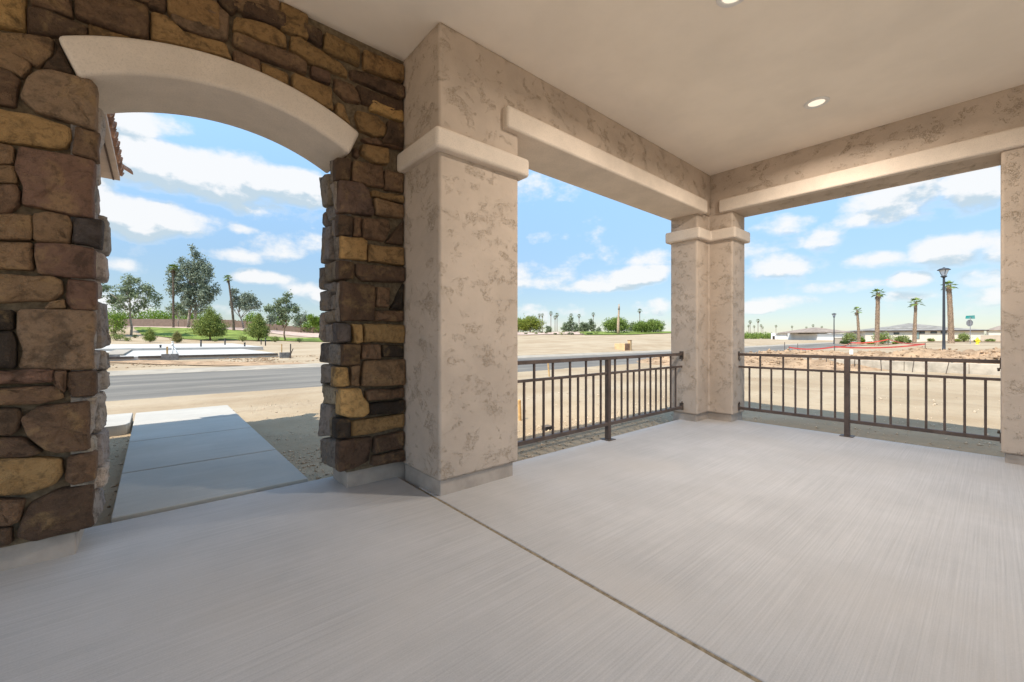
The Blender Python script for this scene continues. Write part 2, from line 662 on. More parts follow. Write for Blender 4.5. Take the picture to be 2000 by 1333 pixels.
plain('lawn_grass', (0.17, 0.215, 0.05), 0.9, .4, .5, 1.0, 8, .08, spec=.1)
plain('pink_gravel', (0.47, 0.345, 0.28), 0.95, .2, .6, .8, 12, .05, spec=.08)
plain('block_grey', (0.20, 0.185, 0.17), 0.95, .25, 8, .6, 60, .006)
plain('stem_concrete', (0.42, 0.365, 0.29), 0.95, .25, 2.5, .6, 40, .008)
plain('brown_wall', (0.205, 0.15, 0.115), 0.95, .12, 2, .3, 20, .01)
plain('tan_wall', (0.47, 0.38, 0.29), 0.95, .08, 1, .2, 20, .01)
plain('cream_wall', (0.66, 0.58, 0.46), 0.9, .06, .5, .2, 20, .01)
plain('white_wall', (0.74, 0.72, 0.68), 0.9, .05, .5, .2, 20, .01)
plain('stone_veneer', (0.35, 0.24, 0.17), 0.9, .4, 2, .5, 12, .02)
plain('grey_roof', (0.235, 0.215, 0.19), 0.9, .25, .9, .7, 5, .05)
plain('brown_roof', (0.26, 0.205, 0.165), 0.9, .25, .9, .7, 5, .05)
plain('glass_dark', (0.06, 0.08, 0.085), 0.15, .2, 2, 0, spec=.6)
plain('glass_green', (0.20, 0.27, 0.25), 0.15, .1, 2, 0, spec=.6)
plain('frame_dark', (0.05, 0.035, 0.03), 0.6, .1, 2, 0)
plain('lamp_black', (0.035, 0.038, 0.045), 0.5, .15, 3, 0, spec=.4)
plain('lamp_glass', (0.55, 0.60, 0.66), 0.25, .05, 3, 0, spec=.5)
plain('sign_back', (0.23, 0.225, 0.235), 0.5, .1, 3, 0, metal=.3)
plain('sign_teal', (0.02, 0.24, 0.22), 0.5, .1, 3, 0)
plain('hydrant_yellow', (0.80, 0.58, 0.03), 0.5, .08, 6, 0)
plain('tape_red', (0.62, 0.075, 0.06), 0.6, .12, 3, 0)
plain('stake_wood', (0.50, 0.31, 0.13), 0.9, .25, 12, .4, 60, .003)
plain('stake_dark', (0.10, 0.08, 0.065), 0.8, .25, 12, 0)
plain('pipe_black', (0.025, 0.025, 0.027), 0.5, .1, 5, 0)
plain('pipe_white', (0.72, 0.71, 0.68), 0.5, .08, 5, 0)
plain('crate_light', (0.56, 0.38, 0.20), 0.9, .15, 3, .4, 30, .01)
plain('crate_shade_brown', (0.26, 0.145, 0.085), 0.9, .35, 5, .5, 20, .01)  # brown holds the shade of the box front; the post cap shares it
plain('bark_grey', (0.30, 0.25, 0.20), 0.95, .35, 3, .7, 18, .02)
plain('bark_brown', (0.17, 0.115, 0.075), 0.95, .35, 3, .7, 18, .02)
plain('palm_bark', (0.29, 0.205, 0.14), 0.95, .45, 9, .9, 14, .03)
plain('palm_bark_dark', (0.17, 0.125, 0.095), 0.95, .4, 5, .8, 14, .03)
plain('pole_wood', (0.36, 0.265, 0.18), 0.95, .3, 4, .6, 20, .02)
mat_leaf('eucalyptus_leaf', (0.097, 0.130, 0.073), (0.276, 0.324, 0.186), .25)
mat_leaf('eucalyptus_grey_leaf', (0.121, 0.154, 0.114), (0.308, 0.348, 0.251), .25)
mat_leaf('pine_needle', (0.073, 0.121, 0.024), (0.308, 0.356, 0.089), .2)
mat_leaf('young_pine_needle', (0.081, 0.115, 0.034), (0.324, 0.270, 0.095), .2)
mat_leaf('shrub_leaf', (0.097, 0.138, 0.032), (0.292, 0.341, 0.097), .25)
mat_leaf('bright_leaf', (0.085, 0.16, 0.015), (0.24, 0.34, 0.05), .35)
mat_leaf('paloverde_leaf', (0.12, 0.16, 0.02), (0.30, 0.33, 0.055), .35)
mat_leaf('mesquite_leaf', (0.097, 0.154, 0.029), (0.276, 0.356, 0.082), .3)
mat_leaf('dark_leaf', (0.041, 0.068, 0.020), (0.121, 0.169, 0.054), .25)
mat_leaf('palm_leaf', (0.06, 0.11, 0.02), (0.24, 0.31, 0.07), .25)
mat_leaf('far_palm_leaf', (0.068, 0.101, 0.034), (0.203, 0.243, 0.095), .2)
mat_leaf('dry_frond', (0.15, 0.10, 0.06), (0.30, 0.21, 0.12), .15)


def mat_lens():
    m = bpy.data.materials.new('lamp_lens')
    m.use_nodes = True
    t = m.node_tree
    t.nodes.clear()
    k = NT(t)
    out = k.n('ShaderNodeOutputMaterial')
    e = k.n('ShaderNodeEmission')
    e.inputs['Color'].default_value = (1.0, 0.86, 0.66, 1)
    e.inputs['Strength'].default_value = 0.36
    k.link(e.outputs[0], out.inputs[0])
    M['lamp_lens'] = m


mat_lens()

# ------------------------------------------------------------------ terrain
P1 = [(0, -.12), (21, -.12), (26, .04), (31, .10), (45, .16), (60, .25), (70, .50), (77, .72), (83, 1.35), (89, 2.35), (95, 2.75), (109, 3.3), (125, 3.4), (400, 3.4), (1200, 1.5), (5000, -8)]
P2 = [(0, -.12), (22, -.12), (40, .25), (60, .85), (80, 1.45), (90, 2.15), (100, 2.45), (112, 2.2), (400, 2.4), (1200, 1.5), (5000, -8)]
P3 = [(0, -.12), (13, -.12), (20, -.02), (30, .10), (47, .22), (60, .42), (90, .52), (300, .9), (1200, .9), (5000, -8)]


def _prof(P, r):
    return np.interp(r, [p[0] for p in P], [p[1] for p in P])


def _ss(v, a, b):
    t = np.clip((v - a) / (b - a), 0, 1)
    return t * t * (3 - 2 * t)


def road_z(x):
    return -0.12 + 0.35 * _ss(np.asarray(x, dtype=float), 25, 110)


def hgt(x, y, rough=True):
    x = np.asarray(x, dtype=float)
    y = np.asarray(y, dtype=float)
    r = np.hypot(x, y)
    fw = CA * x + SA * y
    rt = SA * x - CA * y
    phi = np.degrees(np.arctan2(rt, fw))
    w12 = _ss(phi, -22, -4)
    w23 = _ss(phi, 22, 28)
    p1 = _prof(P1, r)
    low = 0.72
    k1 = 1 - 0.42 * _ss(phi, -34, -25)
    p1 = np.where(p1 > low, low + (p1 - low) * k1, p1)
    z = p1 * (1 - w12) + _prof(P2, r) * w12
    z = z * (1 - w23) + _prof(P3, r) * w23
    back = _ss(np.abs(phi), 70, 100)
    z = z * (1 - back) + (-.12) * back
    # road corridor
    cor = _ss(y, 6, 10.2) * (1 - _ss(y, 20.2, 25)) * _ss(x, -70, -40)
    z = z * (1 - cor) + road_z(x) * cor
    if rough:
        amp = _ss(r, 3.0, 6.0)
        far = _ss(r, 24, 60)
        z = z + (1 - cor) * (0.035 * fbm(x * .9, y * .9, 4) * amp * (1 - far) + 0.12 * fbm(x * .12, y * .12, 3) * far * (1 - _ss(r, 90, 130)))
        z = z + cor * 0.01 * fbm(x * 1.3, y * 1.3, 3) * (np.abs(y - 14.8) > 4.2)
    return z


def ground_at(x, y):
    return float(hgt(np.array([x]), np.array([y]))[0])


def bearing(px, d):
    """a spot d metres ahead, on the bearing seen at column px"""
    r = (px - 1000) / 811.0
    return (SA * r + CA) * d, (-CA * r + SA) * d


def polar_ground():
    rs = [0.0]
    r = 0.25
    while r < 9:
        rs.append(r)
        r += 0.11
    while r < 5000:
        rs.append(r)
        r *= 1.035 if r < 140 else 1.12
    base = math.degrees(math.atan2(SA, CA))          # heading of the lens, ccw from +X
    ang = list(np.arange(-62, 62.01, 0.5)) + list(np.arange(66, 298 - .1, 4.0))
    th = np.radians(base + np.array(ang))
    n = len(th)
    rr = np.array(rs[1:])
    X = rr[:, None] * np.cos(th)[None, :]
    Y = rr[:, None] * np.sin(th)[None, :]
    Z = hgt(X, Y)
    verts = np.stack([X, Y, Z], -1).reshape(-1, 3)
    verts = np.vstack([verts, [[0, 0, -.12]]])
    fs = []
    m = len(rr)
    ii, jj = np.meshgrid(np.arange(m - 1), np.arange(n), indexing='ij')
    j2 = (jj + 1) % n
    fs = np.stack([ii * n + jj, (ii + 1) * n + jj, (ii + 1) * n + j2, ii * n + j2], -1).reshape(-1, 4)
    c = len(verts) - 1
    tri = np.array([[c, j, (j + 1) % n, (j + 1) % n] for j in range(n)])
    me_faces = [tuple(f) for f in fs.tolist()] + [(c, j, (j + 1) % n) for j in range(n)]
    me = bpy.data.meshes.new('ground')
    me.from_pydata(verts.tolist(), [], me_faces)
    me.polygons.foreach_set('use_smooth', [True] * len(me.polygons))
    me.materials.append(M['sand'])
    o = bpy.data.objects.new('ground', me)
    COL.objects.link(o)
    o['kind'] = 'structure'
    return o


polar_ground()


def sheet(name, mat_name, xs, ys, zfun, lift):
    X, Y = np.meshgrid(np.array(xs), np.array(ys), indexing='ij')
    Z = zfun(X, Y) + lift
    n, m = X.shape
    v = np.stack([X, Y, Z], -1).reshape(-1, 3)
    ii, jj = np.meshgrid(np.arange(n - 1), np.arange(m - 1), indexing='ij')
    f = np.stack([ii * m + jj, (ii + 1) * m + jj, (ii + 1) * m + jj + 1, ii * m + jj + 1], -1).reshape(-1, 4)
    o = fast_mesh(name, v, f, mat_name, smooth=True)
    o['kind'] = 'structure'
    return o


_rx = list(np.arange(-40, 40, 2.0)) + list(np.arange(40, 231, 5.0))
sheet('road', 'asphalt', _rx, [10.95, 12.5, 14.8, 17, 18.45], lambda X, Y: road_z(X) + 0.03 * (1 - ((Y - 14.7) / 3.8) ** 2), 0.012)


def strip_solid(name, mat_name, xs, y0, y1, h0, h1, zf):
    """a kerb: long solid strip with a front step"""
    mb = MB()
    prof = [(y0, -0.25), (y0, h0), (y0 + .06, h0 + .012), (y1 - .05, h1), (y1, h1 - .015), (y1, -0.25)]
    n = len(prof)
    for x in xs:
        z = float(zf(x))
        for (y, h) in prof:
            mb.v.append((x, y, z + h))
    for i in range(len(xs) - 1):
        for j in range(n - 1):
            mb.f.append((i * n + j, i * n + j + 1, (i + 1) * n + j + 1, (i + 1) * n + j))
    mb.f.append(tuple(range(n)))
    mb.f.append(tuple((len(xs) - 1) * n + j for j in range(n - 1, -1, -1)))
    o = mb.build(name, mat_name)
    return o


kb = strip_solid('kerb', 'kerb_concrete', _rx, 18.46, 19.75, 0.02, 0.10, road_z)
kb['kind'] = 'structure'


def sand_drift():
    """sand blown over the near edge of the asphalt"""
    xs = np.arange(-12, 60, .16)
    V = []
    for x in xs:
        z = float(road_z(x))
        e = 11.02 + .42 * float(fbm(np.array(x * .55), np.array(3.3), 4)) + .12 * float(fbm(np.array(x * 3.1), np.array(7.7), 2))
        e = max(e, 10.98)
        V += [(x, 10.3, z - .03), (x, 10.75, z + .035), (x, (10.75 + e) / 2, z + .034), (x, e, z + .0135)]
    f = [(i * 4 + j, i * 4 + 4 + j, i * 4 + 5 + j, i * 4 + 1 + j) for i in range(len(xs) - 1) for j in range(3)]
    o = fast_mesh('sand_drift', np.array(V), np.array(f), 'sand', smooth=True)
    o['kind'] = 'structure'


sand_drift()


def polar_sheet(name, mat_name, pxs, d0, d1, nd, lift, wob=1.0, seed=0):
    """a patch of ground cover with an uneven outline, lying on the terrain"""
    v = []
    pxs = list(pxs)
    for i, px in enumerate(pxs):
        a = d0 + wob * 1.6 * float(fbm(np.array(px * .013 + seed), np.array(2.0 + seed), 3))
        b = d1 + wob * 3.0 * float(fbm(np.array(px * .011 + seed), np.array(9.0 + seed), 3))
        edge = min(1.0, i / 2.0, (len(pxs) - 1 - i) / 2.0)
        mid = (a + b) / 2
        a, b = mid + (a - mid) * (0.25 + .75 * edge), mid + (b - mid) * (0.25 + .75 * edge)
        for j in range(nd):
            x, y = bearing(px, a + (b - a) * j / (nd - 1))
            v.append((x, y))
    v = np.array(v)
    z = hgt(v[:, 0], v[:, 1]) + lift
    m = nd
    n = len(pxs)
    ii, jj = np.meshgrid(np.arange(n - 1), np.arange(m - 1), indexing='ij')
    f = np.stack([ii * m + jj, ii * m + jj + 1, (ii + 1) * m + jj + 1, (ii + 1) * m + jj], -1).reshape(-1, 4)
    f = f[:, ::-1]
    o = fast_mesh(name, np.column_stack([v, z]), f, mat_name, smooth=True)
    o['kind'] = 'structure'
    return o


polar_sheet('lawn', 'lawn_grass', np.linspace(262, 700, 60), 62.5, 73.5, 24, 0.10, 1.0, 1)
polar_sheet('lawn', 'lawn_grass', np.linspace(1132, 1345, 40), 80.5, 100, 18, 0.12, .8, 4)
polar_sheet('gravel_bed', 'pink_gravel', np.linspace(150, 760, 60), 75.5, 92, 18, 0.08, .8, 7)
polar_sheet('gravel_bed', 'pink_gravel', np.linspace(960, 1150, 40), 82.0, 97, 18, 0.10, .8, 8)

# ------------------------------------------------------------------ porch floor and walkway
pf = empty('porch_floor', (1.5, 0, 0))
pf['kind'] = 'structure'
JX = 1.487
MB().prism([(-2.7, -3.2), (JX, -3.2), (JX, 2.80), (JX, 3.49), (-2.7, 3.49)], -0.22, 0.0).build('floor_slab', 'floor_concrete', pf, bevel=0.007)
MB().prism([(JX + .018, -3.2), (6.04, -3.2), (6.04, 2.82), (JX + .018, 2.82)], -0.22, 0.0).build('floor_slab', 'floor_concrete', pf, bevel=0.007)
MB().box(JX - .002, -3.2, -0.2, JX + .020, 2.80, -0.004).build('expansion_joint', 'joint_filler', pf)

path = empty('path', (.36, 5.9, -.12))
path['kind'] = 'structure'
for y0, y1 in ((3.526, 4.632), (4.652, 5.977), (5.997, 7.062), (7.082, 8.24)):
    MB().box(-.20, y0, -.16, .92, y1, .014).build('walk_panel', 'walk_concrete', path, bevel=0.008)
MB().box(-.195, 3.494, -.16, .915, 8.2, -.06).build('joint_bed', 'joint_filler', path)
MB().prism([(-1.9, 7.26), (-.36, 7.24), (-.27, 7.29), (-.235, 7.42), (-.235, 8.34), (-1.9, 8.36)], -.16, .008).build('walk_panel', 'walk_concrete', path, bevel=0.008)

# ------------------------------------------------------------------ the house porch
house = empty('house_porch', (2.0, 1.2, 0), "beige stucco house porch with stone arch, square columns and tan ceiling", "house")
CEIL = 3.34

MB().box(-3.0, -3.4, CEIL, 6.0, 3.3, CEIL + .04).build('ceiling', 'ceiling_paint', house)
MB().box(-3.0, -3.4, CEIL + .045, 6.24, 3.52, CEIL + .16).build('roof', 'roof_felt', house)  # unseen; left edge, like the ceiling's, cut short so a sun patch brightens the porch

BEV = 0.022
# big pillar beside the arch
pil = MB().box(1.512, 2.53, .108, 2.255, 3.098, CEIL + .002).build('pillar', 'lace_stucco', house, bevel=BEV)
MB().box(1.53, 2.548, -.2, 2.21, 3.095, .109).build('base', 'base_stucco', pil, bevel=.008)
MB().box(1.452, 2.468, 2.425, 2.325, 3.094, 2.575).build('cap', 'trim_stucco', pil, bevel=.028)

# corner column, an L on plan
LX0, LX1, LX2 = 5.437, 5.772, 6.19
LY0, LY1, LY2 = 2.243, 2.556, 2.93


def lpoly(g):
    return [(LX1 - g, LY0 - g), (LX2 + g, LY0 - g), (LX2 + g, LY2 + g), (LX0 - g, LY2 + g), (LX0 - g, LY1 - g), (LX1 - g, LY1 - g)]


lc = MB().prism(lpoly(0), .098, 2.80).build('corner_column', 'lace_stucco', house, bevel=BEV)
MB().prism(lpoly(-.025), -.25, .099).build('base', 'base_stucco', lc, bevel=.008)
MB().prism(lpoly(.055), 2.425, 2.575).build('cap', 'trim_stucco', lc, bevel=.026)

# column at the right
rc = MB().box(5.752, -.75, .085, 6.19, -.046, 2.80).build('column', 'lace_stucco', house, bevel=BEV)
MB().box(5.775, -.74, -.25, 6.17, -.07, .086).build('base', 'base_stucco', rc, bevel=.008)

# beams over the two openings with a plain lintel trim under them
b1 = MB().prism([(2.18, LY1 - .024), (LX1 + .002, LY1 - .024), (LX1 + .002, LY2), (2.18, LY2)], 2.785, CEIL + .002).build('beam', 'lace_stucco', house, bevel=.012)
MB().box(2.085, LY1 - .085, 2.765, 5.565, LY2 + .05, 2.945).build('lintel_trim', 'trim_stucco', b1, bevel=.024)
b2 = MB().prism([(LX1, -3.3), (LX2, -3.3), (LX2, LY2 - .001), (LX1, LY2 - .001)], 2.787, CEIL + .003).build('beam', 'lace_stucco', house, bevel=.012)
MB().box(LX1 - .058, -.90, 2.790, LX2 + .05, 2.405, 2.965).build('lintel_trim', 'trim_stucco', b2, bevel=.024)

# stone wall with the segmental arch
AX, AZ, RI, RO = 0.388, 1.240, 1.376, 1.566
WY0, WY1 = 3.10, 3.47


def arc(rad, n, a):
    return [(AX + rad * math.sin(t), AZ + rad * math.cos(t)) for t in np.linspace(-a, a, n)]


wall = MB()
aw = R(29.0)
RC = 1.50
low = arc(RC, 25, math.asin(.70 / RC))
wall.slabxz([(-2.6, .115), (-.292, .115), (-.292, 2.50), (low[0][0], low[0][1])] + low[1:-1] + [(low[-1][0], low[-1][1]), (1.072, 2.48), (1.072, .13), (1.75, .13), (1.75, 3.6), (-2.6, 3.6)], WY0, WY1)
stone_wall = wall.build('stone_wall', 'mortar', house)
MB().box(-2.6, 3.105, -.2, -.305, 3.46, .117).build('base', 'base_stucco', stone_wall, bevel=.008)
MB().box(1.088, 3.14, -.2, 1.74, 3.46, .132).build('base', 'base_stucco', stone_wall, bevel=.008)

# the plastered arch
inn = arc(RI, 41, R(29.4))
outr = arc(RO, 41, R(28.7))
arch = MB()
arch.slabxz(inn[::1] + outr[::-1], 3.012, 3.53)
arch.build('arch_trim', 'trim_stucco', house, bevel=.022)

STONE_COL = {'Y': (.48, .29, .115), 'G': (.315, .188, .08), 'T': (.25, .153, .083), 'P': (.24, .155, .095), 'B': (.18, .106, .062), 'R': (.18, .102, .068),
             'D': (.105, .064, .04), 'U': (.165, .104, .076), 'V': (.042, .03, .022), 'L': (.10, .078, .07), 'K': (.25, .205, .18)}

# stone outlines in the wall's own millimetres
FACE_STONES=[('Y',[[-606,2741],[-472,2793],[-475,2612],[-606,2585]]),
('D',[[-466,2737],[-402,2748],[-313,2732],[-267,2727],[-261,2677],[-466,2607]]),
('B',[[-452,2834],[-324,2874],[-313,2755],[-387,2752],[-452,2755]]),
('T',[[-606,2536],[-476,2587],[-379,2611],[-384,2529],[-432,2455],[-491,2474],[-606,2479]]),
('D',[[-374,2610],[-363,2615],[-313,2467],[-381,2455],[-415,2458],[-376,2532]]),
('T',[[-606,2461],[-533,2487],[-459,2458],[-462,2427],[-486,2380],[-505,2394],[-606,2415]]),
('B',[[-606,2394],[-519,2395],[-491,2363],[-500,2323],[-505,2233],[-606,2224]]),
('P',[[-432,2428],[-392,2449],[-313,2455],[-247,2455],[-226,2431],[-230,2202],[-302,2218],[-432,2230],[-486,2280],[-462,2383]]),
('G',[[-606,2203],[-452,2208],[-345,2192],[-324,2183],[-321,2130],[-340,2085],[-387,2067],[-606,2047]]),
('B',[[-302,2202],[-236,2196],[-216,2195],[-219,2050],[-313,2058]]),
('T',[[-606,2037],[-510,2037],[-510,1953],[-606,1930]]),
('T',[[-606,1916],[-507,1948],[-498,1865],[-606,1838]]),
('R',[[-491,2040],[-313,2047],[-235,2041],[-242,1745],[-329,1744],[-432,1765],[-481,1766],[-474,1852],[-503,1933]]),
('B',[[-606,1824],[-500,1853],[-488,1812],[-496,1759],[-533,1708],[-606,1686]]),
('T',[[-606,1682],[-515,1710],[-449,1719],[-449,1600],[-606,1582]]),
('T',[[-444,1720],[-392,1742],[-329,1735],[-316,1690],[-324,1596],[-444,1593]]),
('L',[[-302,1732],[-203,1739],[-210,1593],[-253,1602],[-309,1606],[-309,1707]]),
('T',[[-606,1568],[-449,1581],[-447,1451],[-606,1441]]),
('R',[[-435,1580],[-340,1590],[-235,1581],[-236,1434],[-297,1428],[-427,1434],[-437,1519]]),
('T',[[-606,1420],[-387,1427],[-355,1407],[-350,1346],[-387,1305],[-606,1285]]),
('R',[[-329,1417],[-229,1414],[-229,1268],[-313,1267],[-334,1300],[-334,1386]]),
('T',[[-387,1298],[-345,1311],[-340,1271],[-407,1265]]),
('V',[[-606,1246],[-510,1250],[-511,1159],[-606,1151]]),
('V',[[-606,1140],[-515,1148],[-503,1100],[-503,976],[-606,981]]),
('P',[[-493,1253],[-236,1258],[-239,957],[-491,975],[-476,1063],[-496,1144]]),
('R',[[-606,970],[-381,959],[-380,901],[-606,896]]),
('B',[[-606,883],[-387,879],[-353,873],[-348,814],[-427,796],[-606,807]]),
('D',[[-329,944],[-230,947],[-230,819],[-313,819],[-332,875]]),
('B',[[-375,951],[-335,949],[-338,844],[-375,886]]),
('D',[[-606,790],[-496,777],[-486,725],[-496,682],[-519,656],[-606,669]]),
('B',[[-484,728],[-427,781],[-258,790],[-253,540],[-366,548],[-407,571],[-462,647]]),
('D',[[-606,655],[-481,635],[-420,558],[-452,543],[-606,561]]),
('G',[[-606,549],[-432,529],[-355,508],[-348,437],[-376,390],[-462,365],[-606,386]]),
('B',[[-329,518],[-228,519],[-235,377],[-313,371],[-337,404]]),
('B',[[-606,365],[-476,332],[-491,240],[-519,226],[-606,241]]),
('D',[[-452,310],[-361,355],[-242,351],[-239,135],[-442,128],[-498,168],[-476,258]]),
('D',[[-606,231],[-519,211],[-515,137],[-606,139]]),
('B',[[-307,2883],[-204,2923],[-69,2950],[-27,2947],[-24,2885],[-27,2775],[-106,2761],[-204,2766],[-269,2764],[-301,2769]]),
('G',[[-255,2745],[-204,2746],[-79,2749],[-204,2696],[-255,2678]]),
('G',[[-8,2936],[55,2944],[60,2883],[111,2889],[329,2908],[360,2824],[291,2821],[111,2798],[-8,2778]]),
('B',[[-20,3052],[40,3064],[46,2974],[-20,2961]]),
('P',[[76,3084],[283,3196],[291,3136],[349,3100],[341,2956],[291,2923],[145,2916],[83,2926]]),
('D',[[295,3225],[420,3261],[408,3188],[368,3124],[306,3153]]),
('D',[[430,3218],[509,3245],[604,3260],[665,3259],[660,3168],[526,3156],[426,3144]]),
('D',[[681,3254],[760,3253],[755,3183],[676,3160]]),
('D',[[770,3255],[888,3260],[888,3156],[770,3182]]),
('G',[[913,3259],[1140,3266],[1157,3251],[1151,3136],[903,3142]]),
('G',[[1185,3264],[1440,3278],[1434,3155],[1191,3130]]),
('G',[[381,3096],[463,3124],[604,3140],[660,3117],[665,3038],[573,3016],[463,3023],[374,3018]]),
('G',[[694,3123],[736,3146],[873,3123],[1029,3089],[1067,3055],[1064,3018],[823,3010],[694,3031]]),
('B',[[374,3002],[463,3004],[681,3010],[784,2994],[784,2918],[635,2919],[463,2912],[374,2933]]),
('R',[[823,2995],[944,2995],[944,2914],[823,2921]]),
('D',[[1089,3081],[1185,3102],[1428,3108],[1440,3014],[1100,3019]]),
('B',[[374,2891],[463,2888],[511,2885],[515,2801],[446,2811],[376,2821]]),
('G',[[526,2884],[676,2878],[678,2785],[604,2793],[526,2805]]),
('G',[[704,2884],[955,2886],[960,2728],[823,2752],[704,2779]]),
('B',[[981,2978],[1106,2976],[1140,2927],[1162,2862],[1056,2845],[981,2888]]),
('D',[[1131,2980],[1440,2990],[1434,2873],[1179,2869]]),
('G',[[988,2795],[1032,2791],[1077,2665],[1024,2688],[976,2709]]),
('Y',[[1248,2917],[1447,2924],[1445,2838],[1239,2836]]),
('G',[[1140,2796],[1279,2811],[1366,2757],[1357,2683],[1279,2650],[1157,2662],[1127,2753]]),
('D',[[1376,2805],[1442,2810],[1437,2632],[1316,2613],[1371,2715]]),
('B',[[1165,2597],[1279,2637],[1306,2606],[1432,2616],[1226,2581]]),
('G',[[1174,2557],[1371,2581],[1376,2467],[1279,2449],[1165,2486]]),
('D',[[1114,2513],[1148,2506],[1144,2450],[1110,2461]]),
('G',[[1399,2590],[1442,2589],[1432,2562],[1399,2558]]),
('D',[[988,2406],[1093,2427],[1081,2269],[988,2252]]),
('B',[[1110,2419],[1334,2438],[1339,2276],[1208,2266],[1102,2264]]),
('B',[[1352,2416],[1439,2421],[1439,2277],[1352,2266]]),
('U',[[1004,2243],[1165,2264],[1217,2225],[1270,2072],[1244,2041],[1004,2019]]),
('G',[[1248,2231],[1439,2244],[1437,2186],[1244,2188]]),
('T',[[1266,2176],[1420,2172],[1428,2072],[1279,2057]]),
('D',[[1004,2007],[1106,2002],[1102,1871],[1004,1857]]),
('B',[[1114,2001],[1157,2005],[1157,1871],[1110,1870]]),
('B',[[1174,2009],[1371,2030],[1390,1971],[1343,1866],[1174,1864]]),
('D',[[1399,2044],[1442,2052],[1442,1863],[1357,1859]]),
('Y',[[1016,1853],[1174,1862],[1213,1842],[1208,1699],[1016,1692]]),
('G',[[1226,1825],[1442,1832],[1442,1696],[1222,1692]]),
('D',[[1008,1677],[1118,1670],[1114,1557],[1008,1543]]),
('D',[[1131,1667],[1442,1676],[1442,1561],[1182,1542],[1131,1584]]),
('D',[[1020,1528],[1261,1510],[1261,1249],[1024,1241]]),
('B',[[1278,1503],[1390,1507],[1378,1358],[1275,1361]]),
('V',[[1404,1540],[1442,1543],[1442,1345],[1394,1342]]),
('B',[[1270,1324],[1430,1333],[1430,1252],[1270,1248]]),
('L',[[988,1224],[1073,1218],[1085,1194],[1081,1094],[988,1086]]),
('Y',[[1097,1218],[1169,1215],[1171,1093],[1140,1078],[1110,1085]]),
('G',[[1187,1222],[1430,1222],[1426,1079],[1187,1085]]),
('D',[[1024,1071],[1161,1066],[1157,915],[1024,921]]),
('B',[[1174,1068],[1311,1065],[1311,957],[1174,964]]),
('V',[[1336,1062],[1430,1059],[1430,966],[1336,973]]),
('T',[[1191,946],[1409,947],[1430,912],[1430,750],[1165,761],[1174,854]]),
('Y',[[976,907],[1064,905],[1083,776],[1048,766],[972,772]]),
('T',[[1091,908],[1150,914],[1150,762],[1093,775]]),
('Y',[[1016,749],[1157,742],[1174,678],[1213,631],[1217,562],[1174,533],[1073,544],[1008,570]]),
('B',[[1208,725],[1426,725],[1426,645],[1208,653]]),
('V',[[1226,621],[1442,629],[1442,527],[1223,540]]),
('V',[[980,539],[1081,526],[1081,398],[980,402]]),
('G',[[1097,507],[1399,521],[1416,413],[1226,397],[1093,400]]),
('D',[[1008,379],[1252,365],[1226,190],[1123,160],[1008,154]]),
('D',[[1270,364],[1442,378],[1442,247],[1261,244]]),
('D',[[1261,225],[1442,233],[1442,143],[1244,156]]),
]
REVEAL_STONES=[('K',[[3232,2440],[3103,2422],[3103,2267],[3219,2266]]),
('K',[[3193,2255],[3061,2248],[3061,2022],[3180,2117]]),
('K',[[3532,2407],[3300,2364],[3246,2185],[3327,2136],[3471,2153]]),
('K',[[3384,2121],[3180,2111],[3071,2016],[3327,2004]]),
('K',[[3246,2002],[3071,1998],[3071,1861],[3232,1876]]),
('K',[[3457,2111],[3378,2102],[3378,1988],[3457,1997]]),
('K',[[3486,1999],[3259,1962],[3246,1710],[3517,1714]]),
('K',[[3214,1882],[3162,1864],[3141,1696],[3206,1697]]),
('K',[[3141,1852],[3030,1848],[3030,1686],[3129,1690]]),
('K',[[3378,1688],[3052,1680],[3052,1547],[3370,1552]]),
('K',[[3501,1677],[3398,1668],[3398,1497],[3486,1503]]),
('K',[[3517,1485],[3273,1478],[3314,1330],[3501,1335]]),
('K',[[3355,1534],[3167,1533],[3193,1452],[3341,1490]]),
('K',[[3141,1530],[3013,1521],[3013,1241],[3103,1238]]),
('K',[[3259,1440],[3167,1437],[3167,1331],[3267,1327]]),
('K',[[3384,1323],[3141,1319],[3141,1244],[3355,1234]]),
('K',[[3501,1319],[3413,1317],[3427,1092],[3486,1110]]),
('K',[[3398,1225],[3232,1225],[3232,1085],[3398,1092]]),
('K',[[3206,1224],[3111,1226],[3111,1086],[3198,1081]]),
('K',[[3517,1076],[3286,1078],[3327,925],[3532,925]]),
('K',[[3259,1070],[3013,1069],[3013,922],[3273,919]]),
('K',[[3486,907],[3267,911],[3267,780],[3457,756]]),
('K',[[3254,901],[3141,898],[3154,760],[3246,756]]),
('K',[[3486,756],[3398,744],[3427,626],[3471,666]]),
('K',[[3392,744],[3167,747],[3167,632],[3407,603]]),
('K',[[3154,736],[3013,753],[3037,572],[3141,600]]),
('K',[[3547,592],[3327,609],[3246,448],[3246,388],[3547,325]]),
('K',[[3227,596],[3141,598],[3111,554],[3227,546]]),
('K',[[3232,526],[3126,525],[3131,383],[3219,375]]),
('K',[[3501,313],[3418,328],[3427,157],[3501,149]]),
('K',[[3407,330],[3061,377],[3052,159],[3407,152]]),
]


def chaikin(p, it=2, q=0.22):
    for _ in range(it):
        o = []
        n = len(p)
        for i in range(n):
            a, b = p[i], p[(i + 1) % n]
            o.append((a[0] + (b[0] - a[0]) * q, a[1] + (b[1] - a[1]) * q))
            o.append((b[0] + (a[0] - b[0]) * q, b[1] + (a[1] - b[1]) * q))
        p = o
    return p


